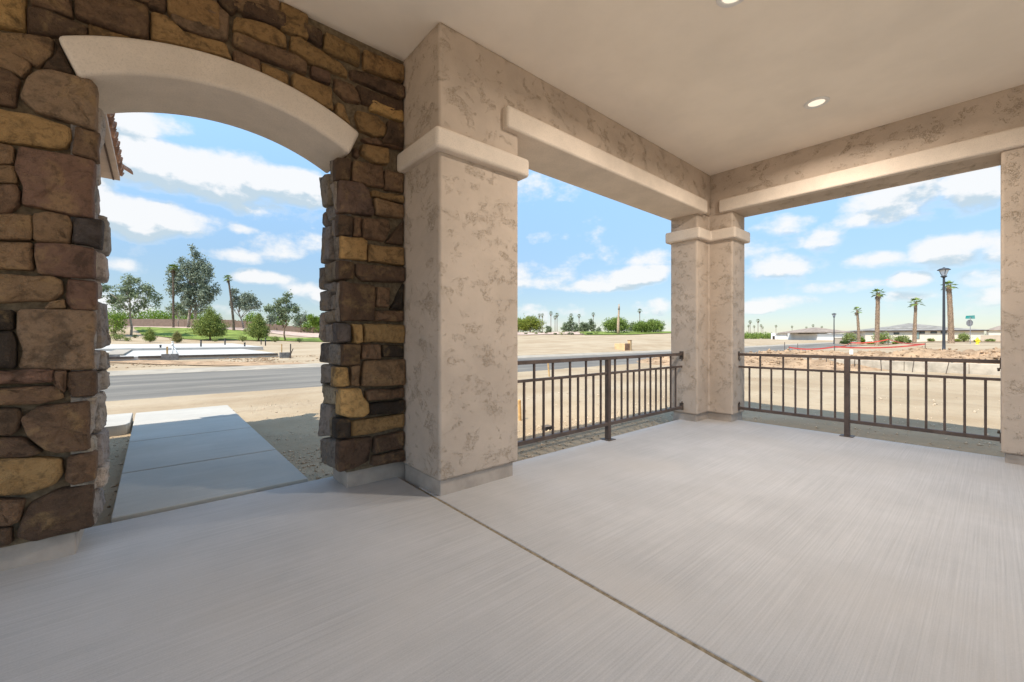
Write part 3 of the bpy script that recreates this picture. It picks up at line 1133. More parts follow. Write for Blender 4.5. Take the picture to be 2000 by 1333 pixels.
def make_stone(rng, pts, place, depth, color, parent, grow=0.0055):
    """pts: outline in wall metres; place(u, v, w) maps to the world, w outwards"""
    area = sum(pts[i][0] * pts[(i + 1) % len(pts)][1] - pts[(i + 1) % len(pts)][0] * pts[i][1] for i in range(len(pts)))
    if area < 0:
        pts = pts[::-1]
    # joints are tight
    gx = sum(p[0] for p in pts) / len(pts)
    gy = sum(p[1] for p in pts) / len(pts)
    grown = []
    for (px_, py_) in pts:
        L = math.hypot(px_ - gx, py_ - gy)
        grown.append((px_ + (px_ - gx) / L * grow, py_ + (py_ - gy) / L * grow))
    pts = grown
    # split long edges so that they can wander
    fine = []
    for i, a in enumerate(pts):
        b = pts[(i + 1) % len(pts)]
        L = math.hypot(b[0] - a[0], b[1] - a[1])
        k = max(1, min(4, int(L / .07)))
        for j in range(k):
            t = j / k
            w = 0.0 if j == 0 else rng.uniform(-.007, .007)
            nx, ny = (b[1] - a[1]) / max(L, 1e-6), -(b[0] - a[0]) / max(L, 1e-6)
            fine.append((a[0] + (b[0] - a[0]) * t + nx * w, a[1] + (b[1] - a[1]) * t + ny * w))
    out = chaikin(fine, 1, 0.10)
    n = len(out)
    cx = sum(p[0] for p in out) / n
    cy = sum(p[1] for p in out) / n
    size = min(max(p[0] for p in out) - min(p[0] for p in out), max(p[1] for p in out) - min(p[1] for p in out))
    tilt = (rng.uniform(-.10, .10), rng.uniform(-.10, .10))
    mb = MB()

    def ring(inset, w, jit):
        for (x, y) in out:
            L = math.hypot(cx - x, cy - y)
            k = min(inset, L * .6) / max(L, 1e-6)
            X, Y = x + (cx - x) * k, y + (cy - y) * k
            ww = w
            if w > 0:
                ww += rng.uniform(-jit, jit) + tilt[0] * (X - cx) + tilt[1] * (Y - cy)
            mb.v.append(place(X, Y, ww))
    e = min(.008, size * .10)
    ring(0, -.03, 0)
    ring(0, depth * .45, .002)
    ring(e * .35, depth * .82, .003)
    ring(e * 1.2, depth * 1.0, .003)
    ring(max(e * 2.2, size * .13), depth * 1.05, .007)
    ring(max(e * 3.2, size * .28), depth * 1.08, .009)
    mb.v.append(place(cx, cy, depth * 1.10 + rng.uniform(-.006, .008)))
    for r in range(5):
        for j in range(n):
            j2 = (j + 1) % n
            mb.f.append((r * n + j, r * n + j2, (r + 1) * n + j2, (r + 1) * n + j))
    for j in range(n):
        mb.f.append((5 * n + j, 5 * n + (j + 1) % n, 6 * n))
    br = rng.uniform(1.0, 1.32)
    c = [min(1, x * br * rng.uniform(.985, 1.015)) for x in color]
    o = mb.build('stone', 'stone', parent, color=c)
    # crisp broken edges, softly uneven face
    o.data.polygons.foreach_set('use_smooth', [i >= 3 * n for i in range(len(o.data.polygons))])
    return o


def shade_of(c, f):
    return [x * f for x in c]


rs = random.Random(3)
front = lambda u, v, w: (u, WY0 - w, v)
for code, pts in FACE_STONES:
    make_stone(rs, [(1.502 if a > 1395 else a / 1000, b / 1000) for a, b in pts], front, rs.uniform(.040, .066), STONE_COL[code], stone_wall)

# stones of the same wall just outside the picture, left and above
for z0, z1 in ((.13, .30), (.30, .52), (.52, .66), (.66, .90), (.90, 1.06), (1.06, 1.30), (1.30, 1.45), (1.45, 1.70), (1.70, 1.86), (1.86, 2.12), (2.12, 2.27), (2.27, 2.52), (2.52, 2.70), (2.70, 2.98), (2.98, 3.16), (3.16, 3.34)):
    x = -0.655 + rs.uniform(-.01, .01)
    while x > -1.9:
        w = rs.uniform(.18, .42)
        p = [(x - w + .014, z0 + .012), (x, z0 + .012), (x, z1 - .006), (x - w + .014, z1 - .006)]
        make_stone(rs, p, front, rs.uniform(.04, .06), STONE_COL[rs.choice('GTPBRDDTB')], stone_wall)
        x -= w
for z0, z1, xs in ((2.975, 3.15, (-.64, -.30, .05, .30)), (3.16, 3.335, (-.64, -.42, -.05, .32, .62, .80))):
    for a, b in zip(xs[:-1], xs[1:]):
        make_stone(rs, [(a + .014, z0), (b, z0 + .008), (b, z1 - .01), (a + .014, z1)], front, .05, STONE_COL[rs.choice('GTPBRD')], stone_wall)

# reveals of the opening
rev_r = lambda u, v, w: (1.072 - w, u, v)
for code, pts in REVEAL_STONES:
    make_stone(rs, [(max(a / 1000, 3.088), b / 1000) for a, b in pts], rev_r, rs.uniform(.052, .078), shade_of(rs.choice(((.25, .205, .17), (.21, .178, .155), (.25, .21, .18), (.28, .22, .155))), rs.uniform(.8, 1.25)), stone_wall)
rev_l = lambda u, v, w: (-.292 + w, u, v)
z = .125
while z < 2.40:
    h = rs.choice((.12, .16, .22, .27, .19))
    h = min(h, 2.45 - z)
    cut = rs.uniform(3.18, 3.34)
    for a, b in ((3.088, cut), (cut + .014, 3.475)):
        d = rs.uniform(.046, .058) if a < 3.1 else rs.uniform(.05, .092) * (.8 if z > 1.75 else 1)
        q = rs.uniform(-.02, .02)
        make_stone(rs, [(a, z + .008), (b, z + .008 + q), (b, z + h - .006 + q * .5), (a, z + h - .006)], rev_l, d, shade_of(rs.choice(((.34, .285, .245), (.31, .265, .235), (.36, .30, .245))), rs.uniform(1.05, 1.4)), stone_wall)
    z += h

# garage wing beside the entry: wall, cornice, eave board and clay tiles
wing = MB().box(-6.0, 3.49, -.2, -.78, 6.36, 2.82).build('wing_wall', 'wing_stucco', house)
cor = MB()
prof = [(-.78, 2.72), (-.70, 2.75), (-.62, 2.81), (-.56, 2.90), (-.50, 2.95), (-.46, 2.99)]
for i, (x, zz) in enumerate(prof[:-1]):
    x2, z2 = prof[i + 1]
    cor.box(-.80, 3.49, zz, x2, 6.38 + (x2 + .78), z2 + .001 * i)
wcor = cor.build('cornice', 'wing_stucco', wing)
fas = MB().box(-3.5, 3.49, 3.0, -.305, 6.84, 3.05).build('eave_board', 'fascia_paint', wing, bevel=.006)
MB().box(-.368, 3.495, 2.984, -.354, 6.80, 3.0015).build('drip_edge', 'dark_gap', wing)
EZ, SL = 3.068, 0.36
roofm = MB().add([(-.35, 3.3, EZ), (-.35, 6.82, EZ), (-3.4, 3.3, EZ + SL * 3.07), (-3.4, 3.45, EZ + SL * 3.07), (-6, 6.82, EZ), (-6, 3.3, EZ)], [(0, 1, 3, 2), (1, 4, 3), (2, 3, 4, 5)])
wroof = roofm.build('wing_roof', 'roof_felt', house)


def barrel(p0, p1, r0, r1, up, wdir, nseg=8, thick=.014):
    """half-round clay tile from p0 (low end) to p1"""
    mb = MB()
    p0, p1, up, wdir = Vector(p0), Vector(p1), Vector(up), Vector(wdir)
    for (p, r) in ((p0, r0), (p1, r1)):
        for rr in (r, r - thick):
            for j in range(nseg + 1):
                t = math.pi * j / nseg
                mb.v.append(tuple(p + wdir * (math.cos(t) * rr) + up * (math.sin(t) * rr * .95)))
    m = nseg + 1
    for j in range(nseg):
        mb.f.append((j, j + 1, 2 * m + j + 1, 2 * m + j))
        mb.f.append((m + j, 3 * m + j, 3 * m + j + 1, m + j + 1))
        mb.f.append((j, m + j, m + j + 1, j + 1))
        mb.f.append((2 * m + j, 2 * m + j + 1, 3 * m + j + 1, 3 * m + j))
    mb.f.append((0, 2 * m, 3 * m, m))
    mb.f.append((nseg, m + nseg, 3 * m + nseg, 2 * m + nseg))
    return mb


up = Vector((SL, 0, 1)).normalized()
y = 3.62
i = 0
while y < 6.82:
    for c in range(3):
        x = -.285 - c * .34
        dz = .022 * (c > 0)
        barrel((x, y, EZ + SL * (-.33 - x) + .015 + dz), (x - .40, y, EZ + SL * (.07 - x) + .0 + dz), .078, .062, up, (0, 1, 0)).build('roof_tile', 'roof_tile', wroof, smooth=True)
        # the pan between two barrels
        if y + .125 < 6.8:
            barrel((x + .02, y + .125, EZ + SL * (-.33 - x) + .045), (x - .38, y + .125, EZ + SL * (.05 - x) + .035), .072, .085, -up, (0, -1, 0)).build('roof_tile', 'roof_tile', wroof, smooth=True)
    y += .25
up2 = Vector((0, SL, 1)).normalized()
x = -.42
while x > -1.6:
    yy = 6.93
    barrel((x, yy, EZ + .015), (x, yy - .42, EZ + SL * .42), .085, .068, up2, (1, 0, 0)).build('roof_tile', 'roof_tile', wroof, smooth=True)
    barrel((x - .125, yy + .02, EZ + .05), (x - .125, yy - .4, EZ + SL * .4), .072, .085, -up2, (-1, 0, 0)).build('roof_tile', 'roof_tile', wroof, smooth=True)
    x -= .25
for c in range(4):
    a = Vector((-.26 - c * .27, 6.97 - c * .27, EZ + .055 + c * .27 * SL + .012 * c))
    b = a + Vector((-.32, -.32, .32 * SL))
    barrel(a, b, .10, .08, Vector((0, 0, 1)), Vector((.707, -.707, 0))).build('hip_tile', 'roof_tile', wroof, smooth=True)

# ------------------------------------------------------------------ recessed ceiling lights
for i, (x, y, lab) in enumerate(((4.735, 1.09, "round white recessed ceiling light over the far end of the porch"), (2.84, 1.10, "round white recessed ceiling light cut by the top edge of the view"))):
    lt = empty('ceiling_light', (x, y, CEIL), lab, "ceiling light", "recessed lights in the porch ceiling")
    MB().lathe([(.062, CEIL + .03), (.066, CEIL - .002), (.072, CEIL - .010), (.095, CEIL - .009), (.101, CEIL - .003), (.101, CEIL + .02)], x, y, 40).build('trim_ring', 'white_trim', lt, smooth=True)
    MB().lathe([(.0635, CEIL - .001), (.0655, CEIL - .0035), (.05, CEIL - .0065), (.002, CEIL - .0075)], x, y, 32).build('lens', 'lamp_lens', lt, smooth=True)
    ld = bpy.data.lights.new('downlight', 'AREA')
    ld.shape = 'DISK'
    ld.size = .13
    ld.spread = R(165)
    ld.energy = LAMP_POWER
    ld.color = (1.0, .91, .80)
    lo = bpy.data.objects.new('downlight', ld)
    lo.location = (0, 0, -.014)
    lo.parent = lt
    COL.objects.link(lo)

# ------------------------------------------------------------------ railings


def railing(name, axis, fixed, a0, a1, post_at, longs, shorts, label):
    """axis 'x' or 'y': the way the railing runs; fixed: the other coordinate"""
    mid = (a0 + a1) / 2
    org = (mid, fixed, 0) if axis == 'x' else (fixed, mid, 0)
    t = empty(name, org, label, "railing", "porch railings")

    def bx(nm, s0, s1, w, z0, z1, m='bronze_metal', off=0.0, bev=.003):
        mb = MB()
        if axis == 'x':
            mb.box(s0, fixed - w / 2 + off, z0, s1, fixed + w / 2 + off, z1)
        else:
            mb.box(fixed - w / 2 + off, s0, z0, fixed + w / 2 + off, s1, z1)
        return mb.build(nm, m, t, bevel=bev, seg=2)
    bx('top_rail', a0, a1, .042, .878, .913)
    bx('middle_rail', a0, a1, .026, .716, .742)
    bx('bottom_rail', a0, a1, .040, .155, .192)
    bx('post', post_at - .025, post_at + .025, .050, .006, .8785)
    pl = bx('base_plate', post_at - .062, post_at + .062, .124, 0.0005, .0075, 'bracket_metal', 0, .002)
    for s in longs:
        bx('baluster', s - .0095, s + .0095, .019, .191, .879, bev=.002)
    for s in shorts:
        bx('baluster', s - .0095, s + .0095, .019, .191, .717, bev=.002)
    for s, sg in ((a0, 1), (a1, -1)):
        for z0, z1 in ((.84, .925), (.150, .225)):
            q0, q1 = sorted((s - sg * .004, s + sg * .006))
            br = bx('bracket', q0, q1, .055, z0 - .01, z1 + .01, 'bracket_metal', 0, .002)
            mb = MB()
            zc = z0 - .002 if z0 > .5 else z1 + .002
            c = (s + sg * .012, fixed - .012, zc) if axis == 'x' else (fixed - .012, s + sg * .012, zc)
            e = (c[0], c[1], c[2] + (-.03 if z0 > .5 else .03))
            mb.tube([c, e], [.011, .007], 8)
            mb.build('bolt', 'bracket_metal', t, smooth=True)
    return t


railing('railing', 'x', 2.77, 2.256, 5.436, 3.785, [2.66 + .249 * i for i in range(5)] + [3.915 + .2455 * i for i in range(6)], [2.534 + .249 * i for i in range(5)] + [4.04 + .2465 * i for i in range(6)],
        "dark bronze metal railing between the big pillar and the corner column")
railing('railing', 'y', 5.975, -.045, 2.242, 1.086, [1.981, 1.72, 1.459, 1.197, .98, .718, .448, .182], [2.11, 1.852, 1.59, 1.328, .846, .582, .317, .048],
        "dark bronze metal railing between the corner column and the right edge of the view")

# ------------------------------------------------------------------ loose soil beside the porch
def rocks(name, mat_name, pts, sizes, seed, label, cat):
    """uncountable small clods: one object"""
    rg = np.random.RandomState(seed)
    base = np.array([(1, 0, 0), (-1, 0, 0), (0, 1, 0), (0, -1, 0), (0, 0, .8), (0, 0, -.5)], dtype=float)
    tri = np.array([(0, 2, 4), (2, 1, 4), (1, 3, 4), (3, 0, 4), (2, 0, 5), (1, 2, 5), (3, 1, 5), (0, 3, 5)])
    V, Fc = [], []
    for i, (p, s) in enumerate(zip(pts, sizes)):
        a = rg.rand() * 6.28
        c, sn = math.cos(a), math.sin(a)
        b = base * (1 + (rg.rand(6, 3) - .5) * .7) * s * (0.75 + .5 * rg.rand(3))
        x = b[:, 0] * c - b[:, 1] * sn
        y = b[:, 0] * sn + b[:, 1] * c
        V.append(np.stack([x + p[0], y + p[1], b[:, 2] + p[2]], -1))
        Fc.append(tri + 6 * i)
    o = fast_mesh(name, np.vstack(V), np.vstack(Fc), mat_name)
    tag(o, label, cat, kind='stuff')
    return o


rg = np.random.RandomState(8)
P, S = [], []


def scatter(n, x0, x1, y0, y1, smin, smax, dens=None):
    for _ in range(n):
        x, y = rg.uniform(x0, x1), rg.uniform(y0, y1)
        if dens is not None and float(fbm(np.array(x * dens), np.array(y * dens), 2)) < rg.uniform(-.25, .35):
            continue
        if -.23 < x < .95 and y < 8.3 or (x < 1.5 and y < 3.52) or (x < 6.05 and y < 2.84):
            continue
        if x < -.2 and 7.2 < y < 8.4:
            continue
        s = smin * (smax / smin) ** (rg.rand() ** 2.2)
        P.append((x, y, ground_at(x, y) + s * .15))
        S.append(s)


scatter(900, .95, 2.2, 3.5, 5.0, .005, .024)
scatter(1100, .95, 3.4, 3.5, 9.0, .005, .022, 1.5)
scatter(300, -.6, -.2, 3.5, 7.2, .005, .02)
scatter(2400, 1.6, 7.0, 2.82, 4.2, .005, .022)
scatter(1700, 6.05, 8.8, -1.5, 4.5, .005, .024, 1.2)
scatter(1200, 3, 16, 3, 10, .010, .032, .8)
scatter(1000, 6, 18, -2, 8, .010, .036, .8)
rocks('soil_clods', 'clod', P, S, 1, "loose tan clods and pebbles on the bare soil around the porch", "soil")

# ------------------------------------------------------------------ things on the lots nearby


def put_z(x, y):
    return ground_at(x, y)


def stake(name, px, d, h, w, mat_name, label, lean=(0, 0), cat="stake", group="survey stakes in the bare lots"):
    x, y = bearing(px, d)
    z = put_z(x, y)
    mb = MB()
    a = w / 2
    t = Vector((lean[0], lean[1], h))
    vs = [(x - a, y - a, z - .1), (x + a, y - a, z - .1), (x + a, y + a, z - .1), (x - a, y + a, z - .1)]
    mb.v = vs + [tuple(Vector(v) + t + Vector((0, 0, .1))) for v in vs]
    mb.v.append((x + t.x, y + t.y, z + h + a))
    mb.f = [(0, 3, 2, 1), (0, 1, 5, 4), (1, 2, 6, 5), (2, 3, 7, 6), (3, 0, 4, 7), (4, 5, 8), (5, 6, 8), (6, 7, 8), (7, 4, 8)]
    o = mb.build(name, mat_name)
    return tag(o, label, cat, group)


stake('survey_stake', 1073.5, 13.2, .42, .035, 'stake_wood', "pale wooden survey stake seen through the left railing near the road", (-.02, .05))
stake('survey_stake', 1016, 6.2, .30, .035, 'stake_wood', "short wooden stake at the foot of the big pillar beyond the left railing", (0, .02))

# small dark junction box on the soil beyond the left railing
jx, jy = bearing(1068, 5.55)
jz = put_z(jx, jy)
jb = empty('valve_box', (jx, jy, jz), "small dark valve box on the soil just beyond the left railing", "valve box")
MB().box(jx - .06, jy - .045, jz - .05, jx + .06, jy + .045, jz + .045).build('body', 'pipe_black', jb, bevel=.012)
MB().box(jx - .065, jy - .05, jz + .0455, jx + .065, jy + .05, jz + .056).build('lid', 'stake_dark', jb, bevel=.006)

# house foundation across the road
fz = .25
found = empty('foundation_slab', (0, 30, .1), "pale poured concrete house foundation across the road", "foundation")
MB().box(-12, 26.0, -.1, 5.25, 37.9, fz).build('garage_slab', 'slab_concrete', found, bevel=.02)
MB().prism([(-14, 37.95), (6.6, 37.95), (7.4, 62), (-14, 62)], -.1, .41).build('main_slab', 'slab_concrete', found, bevel=.02)
MB().box(-12, 25.94, .16, -.7, 25.995, .262).build('form_board', 'stake_dark', found)
MB().box(-.55, 25.94, .16, 5.2, 25.995, .262).build('form_board', 'stake_dark', found)
MB().box(-1.9, 27.5, .26, -1.1, 37.8, .34).build('step', 'kerb_concrete', found, bevel=.02)


def block_stack(px, d, w, n, label):
    x, y = bearing(px, d)
    z = put_z(x, y)
    t = empty('block_stack', (x, y, z), label, "concrete blocks", "grey concrete blocks along the foundation edge")
    for i in range(n):
        for r in range(2):
            x0 = x - w / 2 + i * w / n
            MB().box(x0 + .006, y - .1, z - .03 + r * .165, x0 + w / n - .006, y + .1, z + .13 + r * .165 + .002).build('block', 'block_grey', t, bevel=.008)
    return t


block_stack(216, 19.0, .62, 2, "grey concrete blocks at the left end of the foundation edge")
block_stack(332, 20.1, .66, 2, "grey concrete blocks under the white pipe, in the middle of the foundation edge")
block_stack(556, 22.3, .50, 2, "grey concrete blocks at the right corner of the foundation")


def pipe(px, y_base, h, r, mat_name, label, z=.41):
    d = (CAM_H - z) * 811 / (y_base - 660)
    x, y = bearing(px, d)
    t = empty('riser_pipe', (x, y, z), label, "pipe", "pipes standing out of the foundation")
    MB().tube([(x, y, z - .05), (x, y, z + h)], r, 10).build('pipe', mat_name, t, smooth=True)
    MB().tube([(x, y, z + h - .02), (x, y, z + h + .06)], r * 1.25, 10).build('pipe_cap', mat_name, t, smooth=True)
    return t


pipe(392.5, 677.5, .50, .055, 'pipe_black', "black riser pipe on the foundation slab left of the big pine")
pipe(439.5, 674, .58, .06, 'pipe_black', "black riser pipe on the foundation slab right of the big pine")
pipe(478, 677, .26, .055, 'pipe_black', "short black riser pipe near the right end of the foundation slab")
pipe(518.5, 674.7, .62, .05, 'pipe_black', "tall black riser pipe at the far right corner of the foundation")
pipe(510, 672.6, .48, .05, 'pipe_black', "black riser pipe just left of the tall one at the foundation corner")
pipe(313.5, 679.6, .14, .055, 'pipe_black', "stubby black riser pipe left of the white pipe")
# white standpipe with a slanting brace, beside the block stack
x, y = bearing(337, 20.6)
z = .25
wp = empty('standpipe', (x, y, z), "white standpipe with valve head and slanting brace on the foundation edge", "pipe")
MB().tube([(x, y, z - .05), (x, y, z + .52)], .028, 10).build('pipe', 'pipe_white', wp, smooth=True)
MB().lathe([(.03, z + .48), (.06, z + .50), (.065, z + .57), (.03, z + .60), (.028, z + .66), (.055, z + .665), (.05, z + .69)], x, y, 12).build('valve', 'pipe_white', wp, smooth=True)
MB().tube([(x + .02, y, z + .48), (x + .24, y - .1, z - .02)], .02, 8).build('brace', 'pipe_white', wp, smooth=True)
stake('form_stake', 326.5, 20.3, .62, .075, 'stake_wood', "light wooden form stake beside the white standpipe", (.0, 0), group="form stakes along the foundation")
stake('form_stake', 550.2, 22.6, .72, .05, 'stake_wood', "light wooden form stake at the right corner blocks of the foundation", (.0, 0), group="form stakes along the foundation")
stake('form_stake', 567.5, 22.2, .75, .05, 'stake_dark', "dark upright stake at the right end of the foundation blocks", (.0, 0), group="form stakes along the foundation")
stake('form_stake', 563, 22.3, .50, .04, 'stake_dark', "dark slanting brace stake at the right end of the foundation blocks", (.20, -.15), group="form stakes along the foundation")

# crate on the empty lot beyond the road
cx_, cy_ = bearing(1218, 38)
cz_ = put_z(cx_, cy_)
cr = empty('crate', (cx_, cy_, cz_), "tan masonry box with shade-brown front face and corner post, alone on the sandy lot", "crate")
MB().box(cx_ - .48, cy_ - .45, cz_ - .1, cx_ + .5, cy_ + .65, cz_ + .58).build('body', 'crate_light', cr, bevel=.02)
MB().box(cx_ - .478, cy_ - .475, cz_ - .1, cx_ + .53, cy_ - .452, cz_ + .585).build('shaded_front', 'crate_shade_brown', cr, bevel=.008)  # shade of the front face painted as a darker brown panel
MB().box(cx_ + .30, cy_ - .50, cz_ - .1, cx_ + .56, cy_ - .22, cz_ + .84).build('corner_post', 'crate_light', cr, bevel=.02)
MB().box(cx_ + .28, cy_ - .52, cz_ + .841, cx_ + .58, cy_ - .20, cz_ + .90).build('post_cap', 'crate_shade_brown', cr, bevel=.01)

# concrete stem wall with leaning pins, dirt heaped behind it
sw = empty('stem_wall', (19.6, 1.5, -.1), "low pale concrete stem wall in front of the dirt heap, beyond the right railing", "wall")
for i in range(6):
    y0 = -4.0 + i * 1.5
    MB().box(19.5, y0 + .006, -.3, 19.72, y0 + 1.494, .30).build('panel', 'stem_concrete', sw, bevel=.012)
for i, (px, lx) in enumerate(((1614, .0), (1667, -.05), (1722, .03), (1781, -.06), (1846, -.10))):
    d = 19.15 / ((SA * (px - 1000) / 811.0) + CA)
    stake('steel_pin', px, d, .47, .022, 'stake_dark', ["thin steel pin at the left end of the stem wall", "thin steel pin, second from the left along the stem wall", "thin steel pin in the middle of the stem wall", "thin leaning steel pin, second from the right along the stem wall", "thin leaning steel pin at the right end of the stem wall"][i], (0, lx), cat="pin", group="steel pins along the stem wall")


def dirt_heap(name, x0, x1, y0, y1, hfun, label, seed):
    nx, ny = 90, 130
    X, Y = np.meshgrid(np.linspace(x0, x1, nx), np.linspace(y0, y1, ny), indexing='ij')
    G = hgt(X, Y)
    H = hfun(X, Y)
    lum = fbm(X * 1.6 + seed, Y * 1.6, 5) * .65 + np.abs(fbm(X * 3.2 + seed, Y * 3.2, 4)) * .55
    H = H * (1 + .5 * lum) + .16 * lum * _ss(H, .02, .2)
    Z = G + np.where(H > .01, H, -.06)
    v = np.stack([X, Y, Z], -1).reshape(-1, 3)
    ii, jj = np.meshgrid(np.arange(nx - 1), np.arange(ny - 1), indexing='ij')
    f = np.stack([ii * ny + jj, (ii + 1) * ny + jj, (ii + 1) * ny + jj + 1, ii * ny + jj + 1], -1).reshape(-1, 4)
    o = fast_mesh(name, v, f, 'dirt', smooth=True)
    tag(o, label, "dirt heap", "heaps of dug earth on the right lot")
    return X, Y, Z, H


def bumpf(cx, cy, rx, ry, h, p=1.0):
    return lambda X, Y: h * np.clip(1 - ((X - cx) / rx) ** 2 - ((Y - cy) / ry) ** 2, 0, 1) ** p


h1 = lambda X, Y: np.maximum.reduce([bumpf(22.6, 6.0, 5.4, 4.6, .36)(X, Y), bumpf(21.2, 9.6, 4.0, 3.2, .28)(X, Y), bumpf(21.0, 4.5, 3.4, 2.2, .30)(X, Y)])
h2 = lambda X, Y: np.maximum.reduce([bumpf(23.0, -1.9, 3.4, 3.4, .92)(X, Y), bumpf(22.4, 1.6, 2.9, 2.6, .50)(X, Y), bumpf(22.8, 3.3, 2.0, 1.2, .50)(X, Y), bumpf(19.0, -2.3, 3.0, 1.9, .62)(X, Y)])
CL, CS = [], []
for nm, args in (('a', (16.5, 28.5, 1.0, 13.5, h1, "low heap of dug brown earth left of the stem wall", 3)), ('b', (15.5, 27.0, -6.0, 5.2, h2, "tall heap of dug brown earth behind the stem wall at the right", 9))):
    X, Y, Z, H = dirt_heap('dirt_heap', *args)
    idx = np.argwhere(H > .06)
    for q in idx[rg.choice(len(idx), 2600)]:
        a, b = q
        s = .018 * (4.5 ** (rg.rand() ** 2.5))
        CL.append((X[a, b] + rg.uniform(-.05, .05), Y[a, b] + rg.uniform(-.05, .05), Z[a, b] + s * .3))
        CS.append(s)
rocks('earth_clods', 'dirt', CL, CS, 4, "brown clods lying over the heaps of dug earth", "soil")
# disturbed earth in front of the foundation across the road
CL, CS = [], []
for _ in range(2200):
    x, y = rg.uniform(-3.5, 9), rg.uniform(22.6, 25.8)
    if float(fbm(np.array(x * .5), np.array(y * .9), 2)) < rg.uniform(-.25, .3):
        continue
    s = .022 * (3 ** (rg.rand() ** 2))
    CL.append((x, y, ground_at(x, y) + s * .2))
    CS.append(s)
rocks('trench_clods', 'dirt', CL, CS, 6, "brown clods along the foundation trench across the road", "soil")
cover = polar_sheet('disturbed_soil', 'dirt', np.linspace(180, 600, 40), 17.9, 20.0, 10, .035, .35, 12)

# warning tape round a patch of the right lot
tape = empty('warning_tape', (34, 6, 0), "red warning tape strung low between thin posts on the right lot", "tape")
tp = [(1541, 33, .46), (1630, 27, .42), (1807, 30, .50), (1735, 42, .62), (1662, 44, .60), (1630, 27.2, .42)]
pts = []
for px, d, h in tp:
    x, y = bearing(px, d)
    pts.append((x, y, put_z(x, y), h))
for i, (x, y, z, h) in enumerate(pts[:5]):
    MB().box(x - .02, y - .02, z - .1, x + .02, y + .02, z + h + .08).build('tape_post', 'stake_dark', tape)
for a, b in zip(pts[:-1], pts[1:]):
    mb = MB()
    n = 10
    for i in range(n + 1):
        t = i / n
        x, y = a[0] + (b[0] - a[0]) * t, a[1] + (b[1] - a[1]) * t
        zz = (a[2] + a[3]) * (1 - t) + (b[2] + b[3]) * t - .16 * 4 * t * (1 - t)
        mb.v += [(x, y, zz - .045), (x, y, zz + .045), (x + .004, y + .004, zz + .045), (x + .004, y + .004, zz - .045)]
    for i in range(n):
        for j in range(4):
            mb.f.append((i * 4 + j, i * 4 + (j + 1) % 4, i * 4 + 4 + (j + 1) % 4, i * 4 + 4 + j))
    mb.build('tape', 'tape_red', tape)
stake('survey_stake', 1532.5, 33, .85, .04, 'stake_dark', "thin dark survey stake standing left of the red tape")
stake('survey_stake', 1558, 40, .62, .04, 'stake_dark', "thin dark survey stake just behind the left end of the red tape")

# small white tag on the dirt
tgx, tgy = bearing(1663, 17.2)
tgz = put_z(tgx, tgy)
tgo = empty('marker_flag', (tgx, tgy, tgz), "small white marker board stuck in the dirt above the right railing", "marker")
MB().box(tgx - .02, tgy - .02, tgz - .1, tgx + .02, tgy + .02, tgz + .52).build('stick', 'stake_wood', tgo)
MB().box(tgx - .03, tgy - .06, tgz + .42, tgx - .021, tgy + .06, tgz + .62).build('board', 'pipe_white', tgo)

# ------------------------------------------------------------------ street lamps


def street_lamp(px, d, ytop, label):
    x, y = bearing(px, d)
    z = put_z(x, y)
    H = CAM_H + (660 - ytop) / 811.0 * d - z
    t = empty('street_lamp', (x, y, z), label, "street lamp", "black post-top street lamps")
    MB().lathe([(.13, z - .1), (.13, z + .02), (.085, z + .06), (.075, z + .6), (.055, z + H - .72), (.05, z + H - .62)], x, y, 14).build('post', 'lamp_black', t, smooth=True)
    MB().lathe([(.05, z + H - .64), (.13, z + H - .58), (.16, z + H - .53), (.09, z + H - .50), (.05, z + H - .47)], x, y, 14).build('collar', 'lamp_black', t, smooth=True)
    ln = MB().lathe([(.10, z + H - .49), (.215, z + H - .165), (.19, z + H - .162), (.085, z + H - .48)], x, y, 8).build('lantern_glass', 'lamp_glass', t)
    for i in range(4):
        a = i * math.pi / 2 + .4
        MB().tube([(x + .105 * math.cos(a), y + .105 * math.sin(a), z + H - .49), (x + .225 * math.cos(a), y + .225 * math.sin(a), z + H - .16)], .012, 5).build('lantern_bar', 'lamp_black', t)
    MB().lathe([(.30, z + H - .165), (.31, z + H - .145), (.20, z + H - .06), (.07, z + H - .03), (.05, z + H), (.01, z + H + .02)], x, y, 14).build('lamp_hood', 'lamp_black', t, smooth=True)
    return t


street_lamp(1843.5, 25.5, 523, "tall black street lamp standing in front of the rightmost palm")
street_lamp(1629, 60, 612, "distant black street lamp left of the four palms")

